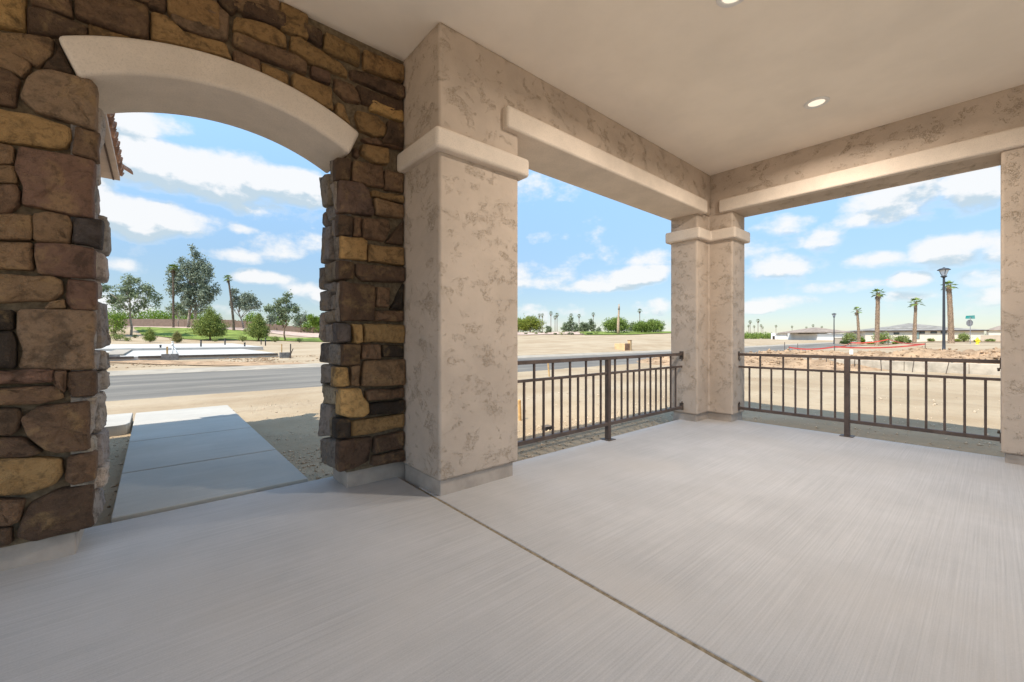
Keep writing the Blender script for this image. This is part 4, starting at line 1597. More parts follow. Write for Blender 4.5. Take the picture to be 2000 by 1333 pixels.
# stop sign seen from behind, hydrant
x, y = bearing(1895, 46)
z = put_z(x, y)
sg = empty('stop_sign', (x, y, z), "back of a grey octagonal stop sign under teal street name blades", "road sign")
MB().box(x - .03, y - .03, z - .1, x + .03, y + .03, z + 3.0).build('post', 'sign_back', sg)
d2 = Vector((-CA, -SA, 0))
rt_ = Vector((SA, -CA, 0))
c0 = Vector((x, y, z + 2.30)) + d2 * -.05
mb = MB()
for off in (0, .02):
    for i in range(8):
        a = math.pi / 8 + i * math.pi / 4
        mb.v.append(tuple(c0 - d2 * off + rt_ * (.39 * math.cos(a)) + Vector((0, 0, .39 * math.sin(a)))))
mb.f = [tuple(range(8)), tuple(range(15, 7, -1))] + [(i, (i + 1) % 8, 8 + (i + 1) % 8, 8 + i) for i in range(8)]
mb.build('octagon', 'sign_back', sg)
for k_, (ang, zz) in enumerate(((.25, 2.86), (1.5, 3.04))):
    dv = rt_ * math.cos(ang) + d2 * math.sin(ang)
    nv = Vector((-dv.y, dv.x, 0)) * .012
    mb = MB()
    c = Vector((x, y, z + zz))
    for s1 in (-1, 1):
        for a, b in ((-.42, -.08), (.42, -.08), (.42, .08), (-.42, .08)):
            mb.v.append(tuple(c + dv * a + Vector((0, 0, b)) + nv * s1))
    mb.f = [(3, 2, 1, 0), (4, 5, 6, 7)] + [(i, (i + 1) % 4, 4 + (i + 1) % 4, 4 + i) for i in range(4)]
    mb.build('name_blade', 'sign_teal', sg)

x, y = bearing(1909, 44)
z = put_z(x, y)
hy = empty('fire_hydrant', (x, y, z), "yellow fire hydrant beside the dirt heap near the stop sign", "hydrant")
MB().lathe([(.17, z - .05), (.17, z + .04), (.12, z + .06), (.12, z + .46), (.155, z + .47), (.155, z + .52), (.12, z + .54), (.10, z + .62), (.05, z + .68), (.04, z + .74), (.01, z + .75)], x, y, 14).build('barrel', 'hydrant_yellow', hy, smooth=True)
for s in (-1, 1):
    e = Vector((x, y, z + .38)) + rt_ * (.22 * s)
    MB().tube([(x, y, z + .38), tuple(e)], .065, 10).build('outlet', 'hydrant_yellow', hy, smooth=True)
e = Vector((x, y, z + .30)) + d2 * .22
MB().tube([(x, y, z + .30), tuple(e)], .085, 10).build('outlet', 'hydrant_yellow', hy, smooth=True)

# ------------------------------------------------------------------ houses


def local_box(mb, o, ax, ay, u0, u1, v0, v1, z0, z1):
    ps = []
    for z in (z0, z1):
        for (u, v) in ((u0, v0), (u1, v0), (u1, v1), (u0, v1)):
            p = o + ax * u + ay * v
            ps.append((p.x, p.y, z))
    mb.add(ps, [(0, 3, 2, 1), (4, 5, 6, 7), (0, 1, 5, 4), (1, 2, 6, 5), (2, 3, 7, 6), (3, 0, 4, 7)])


def hip_roof(mb, o, ax, ay, u0, u1, v0, v1, z, h, over=.5, thick=.14):
    u0 -= over
    u1 += over
    v0 -= over
    v1 += over
    vm = (v0 + v1) / 2
    run = min((v1 - v0) / 2, (u1 - u0) / 2)
    P = lambda u, v, zz: tuple((o + ax * u + ay * v).to_2d()) + (zz,)
    b = [P(u0, v0, z), P(u1, v0, z), P(u1, v1, z), P(u0, v1, z), P(u0, v0, z + thick), P(u1, v0, z + thick), P(u1, v1, z + thick), P(u0, v1, z + thick),
         P(u0 + run, vm, z + thick + h), P(u1 - run, vm, z + thick + h)]
    mb.add(b, [(0, 3, 2, 1), (0, 1, 5, 4), (1, 2, 6, 5), (2, 3, 7, 6), (3, 0, 4, 7), (4, 5, 9, 8), (6, 7, 8, 9), (5, 6, 9), (7, 4, 8)])


def frame_axes(pxl, dl, pxr, dr):
    a = Vector(bearing(pxl, dl) + (0,))
    b = Vector(bearing(pxr, dr) + (0,))
    ax = (b - a).normalized()
    ay = Vector((-ax.y, ax.x, 0))
    if ay.dot(Vector((CA, SA, 0))) < 0:
        ay = -ay
    return a, ax, ay, (b - a).length


def window(o, ax, ay, u0, u1, z0, z1, parent, m='glass_dark'):
    fr = MB()
    local_box(fr, o, ax, ay, u0 - .08, u1 + .08, -.05, .02, z0 - .08, z1 + .08)
    f = fr.build('window', 'frame_dark', parent)
    pn = MB()
    local_box(pn, o, ax, ay, u0, u1, -.07, -.052, z0, z1)
    pn.build('pane', m, f)


# long house behind the palms
o, ax, ay, L = frame_axes(1690, 92, 1922, 84)
z = put_z(o.x, o.y) - .1
hs = empty('house', (o.x + ax.x * L / 2, o.y + ax.y * L / 2, z), "long cream single storey house with grey hip roof behind the palms", "house")
mb = MB()
local_box(mb, o, ax, ay, 0, L, 0, 14, z - .5, z + 2.42)
hw = mb.build('wall', 'cream_wall', hs)
mb = MB()
hip_roof(mb, o, ax, ay, -.2, L + .2, 0, 13, z + 2.42, 1.05)
rf = mb.build('roof', 'grey_roof', hs)
mb = MB()
hip_roof(mb, o + ay * 2.5, ax, ay, L * .26, L * .80, 0, 10, z + 2.95, 1.25, .3, .1)
mb.build('upper_roof', 'grey_roof', rf)
mb = MB()
local_box(mb, o, ax, ay, -.5, L + .5, -.52, -.50, z + 2.36, z + 2.56)
mb.build('fascia', 'frame_dark', rf)
window(o, ax, ay, L * .435, L * .475, z + .75, z + 2.2, hs, 'glass_green')
window(o, ax, ay, L * .475 + .2, L * .52, z + 1.9, z + 2.25, hs)
window(o, ax, ay, L * .575, L * .62, z + 1.95, z + 2.25, hs)
window(o, ax, ay, L * .66, L * .70, z + 1.95, z + 2.25, hs)
window(o, ax, ay, L * .26, L * .30, z + 1.75, z + 2.05, hs)

o, ax, ay, L = frame_axes(1915, 70, 1975, 67)
z = put_z(o.x, o.y) - .1
lw = empty('garden_wall', (o.x, o.y, z), "tan block garden wall behind the stop sign at the right", "wall")
mb = MB()
local_box(mb, o, ax, ay, 0, L, 0, .25, z - .4, z + 1.05)
mb.build('panel', 'tan_wall', lw)
mb = MB()
local_box(mb, o, ax, ay, -.03, L + .03, -.03, .28, z + 1.051, z + 1.13)
mb.build('coping', 'cream_wall', lw)

o, ax, ay, L = frame_axes(1931, 120, 1990, 116)
z = put_z(o.x, o.y)
h3 = empty('house', (o.x + ax.x * L / 2, o.y + ax.y * L / 2, z), "far house with brown hip roof at the right edge beyond the garden wall", "house")
mb = MB()
local_box(mb, o, ax, ay, 0, L, 0, 9, z - .5, z + 2.5)
mb.build('wall', 'cream_wall', h3)
mb = MB()
hip_roof(mb, o, ax, ay, 0, L, 0, 9, z + 2.5, 1.5)
mb.build('roof', 'brown_roof', h3)

# white houses further left
o, ax, ay, L = frame_axes(1519, 122, 1601, 112)
z = put_z(o.x, o.y) - .1
h4 = empty('house', (o.x + ax.x * L / 2, o.y + ax.y * L / 2, z), "distant white house with grey hip roof left of the far street lamp", "house")
mb = MB()
local_box(mb, o, ax, ay, 0, L, 0, 11, z - .6, z + 1.75)
mb.build('wall', 'white_wall', h4)
mb = MB()
hip_roof(mb, o, ax, ay, 0, L * .52, 0, 11, z + 1.75, .95)
mb.build('roof', 'grey_roof', h4)
mb = MB()
hip_roof(mb, o - ay * .8, ax, ay, L * .50, L, 0, 10, z + 1.55, .8)
mb.build('roof', 'brown_roof', h4)
window(o, ax, ay, L * .24, L * .26, z + 1.05, z + 1.4, h4)
window(o, ax, ay, L * .36, L * .40, z + 1.15, z + 1.4, h4)

o, ax, ay, L = frame_axes(1506, 124, 1518, 122)
z = put_z(o.x, o.y) - .1
h5 = empty('garage', (o.x, o.y, z), "small flat white garage at the left end of the distant white house", "garage")
mb = MB()
local_box(mb, o, ax, ay, 0, L, 0, 6, z - .6, z + 2.0)
mb.build('wall', 'white_wall', h5)
mb = MB()
local_box(mb, o, ax, ay, L * .28, L * .62, -.1, .05, z - .1, z + 1.1)
mb.build('door', 'frame_dark', h5)

o, ax, ay, L = frame_axes(1600, 108, 1645, 100)
z = put_z(o.x, o.y) - .1
h6 = empty('house', (o.x + ax.x * L / 2, o.y + ax.y * L / 2, z), "white flat-fronted house with stone porch right of the grey roofed one", "house")
mb = MB()
local_box(mb, o, ax, ay, 0, L * .55, 0, 8, z - .6, z + 2.35)
local_box(mb, o, ax, ay, L * .55, L * 1.6, 1.5, 9, z - .6, z + 1.55)
mb.build('wall', 'white_wall', h6)
mb = MB()
hip_roof(mb, o + ay * 1.6, ax, ay, L * .2, L * 1.6, 0, 9, z + 1.75, 1.2)
mb.build('roof', 'brown_roof', h6)
mb = MB()
local_box(mb, o, ax, ay, L * .02, L * .14, -.3, .1, z - .4, z + 1.5)
mb.build('opening', 'frame_dark', h6)
mb = MB()
local_box(mb, o, ax, ay, L * .15, L * .38, -.4, .1, z - .4, z + 1.25)
mb.build('porch_stone', 'stone_veneer', h6)
mb = MB()
local_box(mb, o, ax, ay, L * .40, L * .50, -.3, .1, z - .4, z + 1.8)
mb.build('opening', 'frame_dark', h6)

o, ax, ay, L = frame_axes(1630, 66, 1651, 64)
z = put_z(o.x, o.y) - .05
gw = empty('block_wall', (o.x, o.y, z), "short tan block wall at the foot of the far street lamp", "wall")
mb = MB()
local_box(mb, o, ax, ay, 0, L, 0, .3, z - .4, z + .95)
mb.build('panel', 'tan_wall', gw)
mb = MB()
local_box(mb, o, ax, ay, -.03, L + .03, -.03, .33, z + .951, z + 1.03)
mb.build('coping', 'tan_wall', gw)

# perimeter wall behind the lawn
pw = empty('perimeter_wall', (20, 105, 3), "long brown block perimeter wall behind the lawn and trees", "wall")
pxs = np.linspace(120, 760, 33)
for a, b in zip(pxs[:-1], pxs[1:]):
    p = Vector(bearing(a, 88 + (a - 240) * .012) + (0,))
    q = Vector(bearing(b, 88 + (b - 240) * .012) + (0,))
    ax = (q - p).normalized()
    ay = Vector((-ax.y, ax.x, 0))
    z = min(put_z(p.x, p.y), put_z(q.x, q.y))
    mb = MB()
    local_box(mb, p, ax, ay, .01, (q - p).length - .01, 0, .2, z - .6, z + 1.75 * (1 - .25 * float(_ss(np.array(a), 380, 640))))
    mb.build('panel', 'brown_wall', pw)

# ------------------------------------------------------------------ plants


def leaf_array(rg, centres, size, elong=2.2, droop=0.0, up=0.0):
    """one small bent-free quad per centre, random facing"""
    n = len(centres)
    d = rg.normal(size=(n, 3))
    d[:, 2] = d[:, 2] * (1 - .5 * droop) - droop * 1.4 + up
    d /= np.linalg.norm(d, axis=1)[:, None]
    e = rg.normal(size=(n, 3))
    w = np.cross(d, e)
    w /= np.linalg.norm(w, axis=1)[:, None] + 1e-9
    s = size * (0.6 + .8 * rg.rand(n))[:, None]
    a = centres - d * s * .5
    b = centres + d * s * .5
    m = centres + w * s * .5 / elong
    m2 = centres - w * s * .5 / elong
    V = np.stack([a, m, b, m2], 1).reshape(-1, 3)
    F = np.arange(4 * n).reshape(n, 4)
    return V, F


def blob_points(rg, blobs, n, shell=.5):
    wts = np.array([b[3] * b[4] * b[5] for b in blobs]) ** .75
    wts /= wts.sum()
    out = []
    for b, k in zip(blobs, rg.multinomial(n, wts)):
        d = rg.normal(size=(k, 3))
        d /= np.linalg.norm(d, axis=1)[:, None]
        r = shell + (1 - shell) * rg.rand(k) ** .6
        # lumpy outline
        r *= 1 + .22 * np.sin(d[:, 0] * 5 + b[0] * 3) * np.cos(d[:, 2] * 4 + b[1]) + .15 * rg.normal(size=k)
        out.append(np.array(b[:3]) + d * r[:, None] * np.array(b[3:6]))
    return np.vstack(out)


def tree(name, px, d, H, blobs, nleaf, lsize, leaf_mat, bark, trunk_r, label, cat="tree", group=None, seed=1, stems=((0, 0),), elong=2.4, droop=.3, dz=0.0, shell=.35, limbs=True, up=0.0, trunk_top=.75):
    """blobs in fractions of the height H: (x right, y away, z up, rx, ry, rz)"""
    x, y = bearing(px, d)
    z = put_z(x, y) + dz
    t = empty(name, (x, y, z), label, cat, group)
    rg = np.random.RandomState(seed)
    r3 = np.array([SA, -CA, 0.0])
    f3 = np.array([CA, SA, 0.0])
    B = []
    for b in blobs:
        c = (r3 * b[0] + f3 * b[1]) * H + np.array([0, 0, b[2] * H])
        B.append((c[0], c[1], c[2], b[3] * H, b[4] * H, b[5] * H))
    if droop > 0:      # open crowns: each limb carries a few separate clumps
        B2 = []
        for b in B:
            for _ in range(5):
                d_ = rg.normal(size=3)
                d_ /= np.linalg.norm(d_)
                q = rg.uniform(.45, .95)
                s_ = rg.uniform(.34, .56)
                B2.append((b[0] + d_[0] * q * b[3], b[1] + d_[1] * q * b[4], b[2] + d_[2] * q * b[5], b[3] * s_, b[4] * s_, b[5] * s_))
        cloud = B2
    else:
        cloud = B
    # sprays of leaves: several leaves hang round each twig end
    twig = blob_points(rg, cloud, max(60, int(nleaf * .34)), shell)
    pts = np.repeat(twig, 5, axis=0) + rg.normal(size=(len(twig) * 5, 3)) * lsize * .55
    V, F = leaf_array(rg, pts, lsize, elong, droop, up)
    fast_mesh('crown', V, F, leaf_mat, t)
    mb = MB()
    o = Vector((x, y, z))
    for (sx, sy) in stems:
        base = o + Vector(tuple((r3 * sx + f3 * sy) * H))
        top = Vector(tuple(np.array(B[0][:3]) * np.array([.6, .6, 0]))) + o + Vector((0, 0, H * trunk_top))
        n = 6
        P_ = []
        for i in range(n + 1):
            tt = i / n
            wob = Vector((rg.normal() * .012 * H, rg.normal() * .012 * H, 0)) * (1 if 0 < i < n else 0)
            P_.append(base + (top - base) * tt + wob - Vector((0, 0, .15 if i == 0 else 0)))
        mb.tube(P_, [trunk_r * (1 - .78 * i / n) for i in range(n + 1)], 8)
        if limbs:
            for b in B:
                k = max(1, min(n - 1, int((b[2] / (H * trunk_top)) * n * .62)))
                s0 = P_[k]
                e0 = o + Vector((b[0], b[1], b[2]))
                m0 = s0 * .5 + e0 * .5 + Vector((rg.normal() * .02 * H, rg.normal() * .02 * H, .03 * H))
                mb.tube([s0, m0, e0], [trunk_r * .42, trunk_r * .28, trunk_r * .10], 6)
    mb.build('trunk', bark, t, smooth=True)
    return t


def hm(px_h, d):
    return px_h * d / 811.0


EUC = "eucalyptus trees along the lawn"
tree('eucalyptus_tree', 256, 62, hm(126, 62), [(-.02, 0, .86, .12, .12, .13), (-.42, 0, .72, .13, .12, .09), (-.28, .1, .52, .17, .15, .12), (.02, -.1, .66, .18, .16, .13), (.18, 0, .72, .15, .15, .14), (.27, .1, .58, .13, .12, .14), (.0, 0, .45, .16, .15, .10), (-.12, 0, .62, .12, .12, .1)],
     2600, .34, 'eucalyptus_leaf', 'bark_grey', .16, "loose eucalyptus with slender trunk at the left of the arch view", group=EUC, seed=1)
H = hm(158, 80)
tree('eucalyptus_tree', 371, 80, H, [(.07, 0, .93, .06, .07, .09), (.09, 0, .80, .10, .1, .12), (-.06, 0, .74, .10, .1, .12), (.17, 0, .66, .12, .1, .14), (-.17, 0, .58, .12, .1, .14), (.02, 0, .58, .14, .12, .16), (.24, 0, .52, .09, .09, .14), (.10, 0, .42, .15, .13, .16), (-.10, 0, .42, .11, .12, .13), (.20, 0, .33, .10, .1, .12), (.02, 0, .27, .12, .12, .10)],
     7500, .42, 'eucalyptus_grey_leaf', 'bark_grey', .26, "tallest grey green eucalyptus with twin pale trunks beside the left palm", group=EUC, seed=2, stems=((-.02, 0), (.035, .02)), trunk_top=.85)
tree('eucalyptus_tree', 349, 84, hm(62, 84), [(-.05, 0, .72, .22, .2, .22), (.1, 0, .55, .2, .2, .2), (-.15, 0, .5, .16, .16, .15)], 900, .38, 'eucalyptus_leaf', 'bark_grey', .12, "small dark eucalyptus half hidden behind the left palm trunk", group=EUC, seed=3)
tree('eucalyptus_tree', 476, 84, hm(84, 84), [(-.25, 0, .80, .13, .13, .16), (-.05, 0, .68, .2, .16, .15), (.17, 0, .64, .2, .16, .17), (-.28, 0, .55, .1, .1, .1), (.05, 0, .5, .2, .15, .12), (.3, 0, .55, .1, .1, .15)], 2300, .38, 'eucalyptus_grey_leaf', 'bark_grey', .17, "leaning grey green eucalyptus crown just right of the right palm", group=EUC, seed=4)
tree('eucalyptus_tree', 558, 64, hm(93, 64), [(.02, 0, .87, .13, .13, .12), (-.15, 0, .70, .16, .14, .12), (.1, 0, .68, .16, .14, .13), (-.3, 0, .66, .13, .12, .13), (.18, 0, .55, .12, .1, .12), (-.05, 0, .55, .14, .12, .1), (-.18, 0, .55, .1, .1, .1)], 2000, .32, 'eucalyptus_leaf', 'bark_brown', .13, "open crowned eucalyptus on the right part of the lawn", group=EUC, seed=5)
tree('eucalyptus_tree', 588, 88, hm(44, 88), [(-.05, 0, .68, .26, .2, .25), (.2, 0, .75, .15, .15, .2), (-.2, 0, .45, .2, .2, .15)], 900, .36, 'eucalyptus_grey_leaf', 'bark_brown', .11, "small grey green tree near the right jamb of the arch", group=EUC, seed=6)
tree('shade_tree', 612, 86, hm(42, 86), [(0, 0, .7, .28, .25, .25), (.1, 0, .5, .25, .2, .15)], 900, .36, 'bright_leaf', 'bark_brown', .11, "small bright green tree against the right jamb of the arch", group="trees along the lawn", seed=7)
tree('shrub_tree', 527, 80, hm(36, 80), [(0, 0, .6, .25, .2, .3), (.1, 0, .8, .15, .15, .15)], 500, .34, 'eucalyptus_grey_leaf', 'bark_brown', .09, "thin grey sapling between the right pine and the open crowned eucalyptus", group=EUC, seed=71)

PINE = "pines on the lawn edge"
pb = [(0, 0, .90, .08, .08, .10), (0, 0, .78, .16, .16, .11), (.05, 0, .66, .25, .24, .12), (-.05, 0, .54, .34, .32, .13), (.04, 0, .42, .41, .38, .13), (-.03, 0, .30, .44, .40, .11), (.05, 0, .2, .36, .34, .07)]
tree('pine_tree', 411, 62, hm(66, 62), pb, 9500, .30, 'pine_needle', 'bark_brown', .14, "broad bushy green pine in the middle of the arch view", group=PINE, seed=8, elong=5, droop=-.2, shell=.25, limbs=False, trunk_top=.8)
tree('pine_tree', 505, 62, hm(56, 62), [(b[0], b[1], b[2], b[3] * .78, b[4] * .78, b[5]) for b in pb], 6200, .29, 'pine_needle', 'bark_brown', .12, "narrower bushy pine right of the broad pine", group=PINE, seed=9, elong=5, droop=-.2, shell=.25, limbs=False, trunk_top=.8)
tree('pine_tree', 293, 54, hm(28, 54), [(b[0], b[1], b[2], b[3] * .75, b[4] * .75, b[5]) for b in pb], 2600, .19, 'pine_needle', 'bark_brown', .06, "small cone shaped young pine behind the foundation at the left", group=PINE, seed=10, elong=5, droop=-.2, shell=.25, limbs=False, trunk_top=.8)
tree('pine_tree', 346, 54, hm(23, 54), [(b[0], b[1], b[2], b[3] * .8, b[4] * .8, b[5]) for b in pb], 2200, .19, 'young_pine_needle', 'bark_brown', .06, "small yellowish young pine behind the white standpipe", group=PINE, seed=11, elong=5, droop=-.2, shell=.25, limbs=False, trunk_top=.8)


def shrub(px, d, w, h, leaf_mat, label, seed, group, n=500, size=.16, cat="shrub", name='shrub', dz=0.0):
    """w, h in metres"""
    x, y = bearing(px, d)
    z = put_z(x, y) + dz
    t = empty(name, (x, y, z), label, cat, group)
    rg = np.random.RandomState(seed)
    k = rg.randint(3, 6)
    B = [(rg.uniform(-.25, .25) * w, rg.uniform(-.25, .25) * w, h * rg.uniform(.42, .62), w * rg.uniform(.26, .36), w * rg.uniform(.26, .36), h * rg.uniform(.38, .46)) for _ in range(k)] + [(0, 0, h * .45, w * .45, w * .45, h * .42)]
    V, F = leaf_array(rg, blob_points(rg, B, n, .4), size, 2.0, -.1)
    V[:, 2] = np.maximum(V[:, 2], .01)
    fast_mesh('crown', V, F, leaf_mat, t)
    mb = MB()
    for i in range(5):
        a = i * 1.26 + rg.rand()
        mb.tube([(x, y, z - .08), (x + math.cos(a) * w * .12, y + math.sin(a) * w * .12, z + h * .3), (x + math.cos(a) * w * .26, y + math.sin(a) * w * .26, z + h * .68)], [.03, .02, .01], 5)
    mb.build('stem', 'bark_brown', t)
    return t


SH = "shrubs along the lawn edge"
shrub(222, 60, 3.4, 4.0, 'bright_leaf', "tall yellow green shrub against the left jamb of the arch", 20, SH, 1800, .24)
shrub(227, 56, 1.9, .95, 'shrub_leaf', "rounded clipped low shrub at the left of the arch view", 21, SH, 900, .12)
shrub(250, 56, .95, .6, 'shrub_leaf', "small low shrub between the clipped shrub and the young pine", 22, SH, 400, .1)
shrub(208, 56, .9, .55, 'paloverde_leaf', "small yellowish shrub against the left jamb of the arch", 23, SH, 400, .1)
shrub(264, 60, .8, .5, 'dark_leaf', "small dark shrub right of the slender eucalyptus trunk", 24, SH, 300, .1)
shrub(474, 60, 1.5, 1.0, 'shrub_leaf', "round olive shrub between the two bushy pines", 25, SH, 700, .12)
shrub(537, 60, 1.45, .95, 'shrub_leaf', "round olive shrub right of the narrower pine", 26, SH, 700, .12)
shrub(420, 59, .9, .5, 'shrub_leaf', "low shrub at the foot of the broad pine", 27, SH, 350, .1)
shrub(585, 60, 1.1, .65, 'dark_leaf', "low dark shrub on the lawn near the right jamb of the arch", 28, SH, 400, .1)
shrub(480, 74, 1.0, .7, 'shrub_leaf', "small shrub on the pink gravel behind the lawn", 29, SH, 300, .12)
for i, (px, w, h) in enumerate(((255, 5.0, 2.8), (283, 5.6, 3.8), (312, 4.6, 2.9), (330, 4.4, 2.7), (362, 4.0, 3.1), (386, 4.2, 2.9), (496, 3.6, 2.5), (545, 3.4, 2.6), (603, 3.2, 2.4), (232, 4.2, 2.6), (628, 3.4, 2.3))):
    shrub(px, 93, w * 1.35, h + 1.2, 'bright_leaf', "bright green hedge tree above the brown perimeter wall, %s from the left" % ("second third fourth fifth sixth seventh eighth ninth tenth first eleventh".split()[i]), 40 + i, "bright hedge trees behind the perimeter wall", 900, .36, cat="tree", name='hedge_tree')

# palms


def palm_mesh_parts(H, r0, r1, lean, nfr, fl, seed, boots=True, dead=4, blades=9):
    """trunk, fronds and dry skirt in local metres"""
    rg = np.random.RandomState(seed)
    tr = MB()
    n = 14
    P_ = []
    for i in range(n + 1):
        t = i / n
        P_.append((lean[0] * t ** 1.4, lean[1] * t ** 1.4, -.15 * (i == 0) + H * t))
    rad = [r0 * (1.35 if i == 0 else 1.0) + (r1 - r0) * (i / n) for i in range(n + 1)]
    tr.tube(P_, rad, 10)
    if boots:
        m = max(20, int(H * 5.5))
        for k in range(m):
            t = (k + .5) / m
            zc = H * t
            cx, cy = lean[0] * t ** 1.4, lean[1] * t ** 1.4
            rr = r0 + (r1 - r0) * t
            for j in range(7):
                a = 2 * math.pi * (j + .5 * (k % 2)) / 7 + rg.uniform(-.1, .1)
                u = Vector((math.cos(a), math.sin(a), 0))
                s = Vector((-math.sin(a), math.cos(a), 0))
                b = Vector((cx, cy, zc)) + u * (rr * .9)
                w = rr * .36
                q = rr * rg.uniform(.2, .42)
                tr.add([b - s * w, b + s * w, b + u * q + s * w * .55 + Vector((0, 0, .20)), b + u * q - s * w * .55 + Vector((0, 0, .20)), b + u * .02 + Vector((0, 0, .24))], [(0, 1, 2, 3), (3, 2, 4), (0, 3, 4), (1, 4, 2)])
    top = Vector((lean[0], lean[1], H))

    def fan(mb, az, el, L, fr, sag):
        d = Vector((math.cos(az) * math.cos(el), math.sin(az) * math.cos(el), math.sin(el)))
        s = Vector((-math.sin(az), math.cos(az), 0))
        nrm = d.cross(s)
        p0 = top + d * .08
        p1 = top + d * (L * .5) - Vector((0, 0, sag * L * .12))
        mb.tube([p0, p1], [.022 * L, .014 * L], 4)
        for b in range(blades):
            a = (b / (blades - 1) - .5) * 2.7
            dd = (d * math.cos(a) + s * math.sin(a)).normalized()
            ln = fr * (.72 + .28 * math.cos(a)) * rg.uniform(.85, 1.1)
            tip = p1 + dd * ln - Vector((0, 0, sag * ln * (.35 + .3 * rg.rand())))
            md = p1 + dd * ln * .5 - Vector((0, 0, sag * ln * .10))
            wv = (nrm * math.sin(a * .7) * .3 + d * -math.sin(a) + s * math.cos(a)).normalized() * ln * .10
            i0 = len(mb.v)
            mb.v += [tuple(p1), tuple(md + wv), tuple(tip), tuple(md - wv)]
            mb.f.append((i0, i0 + 1, i0 + 2, i0 + 3))
    fr = MB()
    for k in range(nfr):
        az = k * 2.399 + rg.uniform(-.3, .3)
        el = 1.25 - 1.75 * (k / max(1, nfr - 1)) + rg.uniform(-.12, .12)
        fan(fr, az, el, fl * rg.uniform(.85, 1.1), fl * .62, .6)
    dr = MB()
    for k in range(dead):
        az = k * 2.399 + 1
        fan(dr, az, -1.1 - rg.rand() * .35, fl * .75, fl * .55, .9)
    return tr, fr, dr


def place_palm(px, d, H, r0, r1, lean_px, nfr, fl, seed, label, group, name='fan_palm', bark='palm_bark', leaf='palm_leaf', dead=3, dz=0.0):
    x, y = bearing(px, d)
    z = put_z(x, y) + dz
    t = empty(name, (x, y, z), label, "palm", group)
    lm = lean_px * d / 811.0
    tr, fr, dr = palm_mesh_parts(H, r0, r1, (SA * lm, -CA * lm), nfr, fl, seed, dead=dead)
    for mb in (tr, fr, dr):
        mb.v = [(a + x, b + y, c + z) for a, b, c in mb.v]
    tr.build('trunk', bark, t)
    fr.build('fronds', leaf, t)
    if dead:
        dr.build('dry_skirt', 'dry_frond', t)
    return t


G4 = "fan palms in front of the long house"


def palm_h(px, d, ytop):
    x, y = bearing(px, d)
    return CAM_H + (660 - ytop) / 811.0 * d - put_z(x, y)


place_palm(1678, 55, palm_h(1678, 55, 607), .17, .11, -4, 9, .68, 31, "short leaning fan palm, leftmost of the four before the long house", G4, dead=1)
place_palm(1713, 52, palm_h(1713, 52, 573), .22, .18, 2, 14, .82, 32, "tall straight fan palm at the left end of the long house", G4, dead=2)
place_palm(1786, 55, palm_h(1786, 55, 592), .20, .12, 3, 12, .92, 33, "medium fan palm before the middle of the long house", G4, dead=1)
place_palm(1858, 48, palm_h(1858, 48, 558), .25, .18, -5, 13, .78, 34, "tallest thick fan palm just right of the near street lamp", G4, dead=2)
place_palm(338.5, 78, palm_h(338.5, 78, 524), .17, .13, 0, 20, 1.1, 35, "tall slim fan palm left of the tallest eucalyptus", "tall fan palms above the lawn", bark='palm_bark_dark', leaf='palm_leaf', dead=4)
place_palm(456.5, 74, palm_h(456.5, 74, 544), .19, .12, -11, 18, .85, 36, "slightly leaning fan palm right of the tallest eucalyptus", "tall fan palms above the lawn", bark='palm_bark_dark', leaf='palm_leaf', dead=3)

# distant palms: one thing copied
fx, fy = bearing(1053.6, 190)
fz_ = put_z(fx, fy)
fp = empty('distant_palm', (0, 0, 0), None, "palm", "distant palms along the horizon")
tr, fr, dr = palm_mesh_parts(1.0, .018, .013, (0, 0), 20, .125, 50, boots=False, dead=6, blades=6)
fast = []
for mb, nm, mt in ((tr, 'trunk', 'palm_bark_dark'), (fr, 'fronds', 'far_palm_leaf'), (dr, 'dry_skirt', 'dry_frond')):
    mb.build(nm, mt, fp)
words = "first second third fourth fifth sixth seventh eighth ninth tenth".split()
spots = [(1053.6, 190, 616, 'm'), (1059.5, 190, 616, 'm'), (1076, 185, 612, 'm'), (1084, 200, 620, 'm'), (1088, 180, 615, 'm'), (1115.5, 170, 616, 'm'), (1131, 190, 617, 'm'), (1158.8, 180, 614, 'm'), (1249.5, 100, 607, 'm'),
         (1465, 170, 629, 'r'), (1480.5, 190, 626.5, 'r'), (1486.6, 220, 636, 'r'), (1490, 230, 640, 'r'), (1473, 230, 638, 'r'), (1515.6, 240, 637, 'r'), (1547, 260, 638.5, 'r'), (1575, 260, 640, 'r'), (1588, 230, 636, 'r'), (1605, 250, 639, 'r'), (1462, 230, 637, 'r')]
mids = [s for s in spots if s[3] == 'm']
rts = sorted([s for s in spots if s[3] == 'r'])
ordm = sorted(mids)
for i, sp in enumerate(spots):
    px, d, yt, side = sp
    x, y = bearing(px, d)
    z = put_z(x, y)
    Hh = CAM_H + (660 - yt) / 811.0 * d - z
    o = fp if i == 0 else copy_tree(fp)
    o.location = (x, y, z)
    o.scale = (Hh * (1.0 if Hh < 9 else .85), Hh * (1.0 if Hh < 9 else .85), Hh)
    o.rotation_euler = (0, 0, i * 1.7)
    k = (ordm if side == 'm' else rts).index(sp)
    if px == 1249.5:
        o['label'] = "slim palm standing alone between the round mesquite trees on the middle horizon"
    elif side == 'm':
        o['label'] = "distant slim palm on the middle horizon, %s from the big pillar" % words[k]
    else:
        o['label'] = "distant palm on the right horizon, %s from the corner column" % (words + ['eleventh', 'twelfth'])[k]

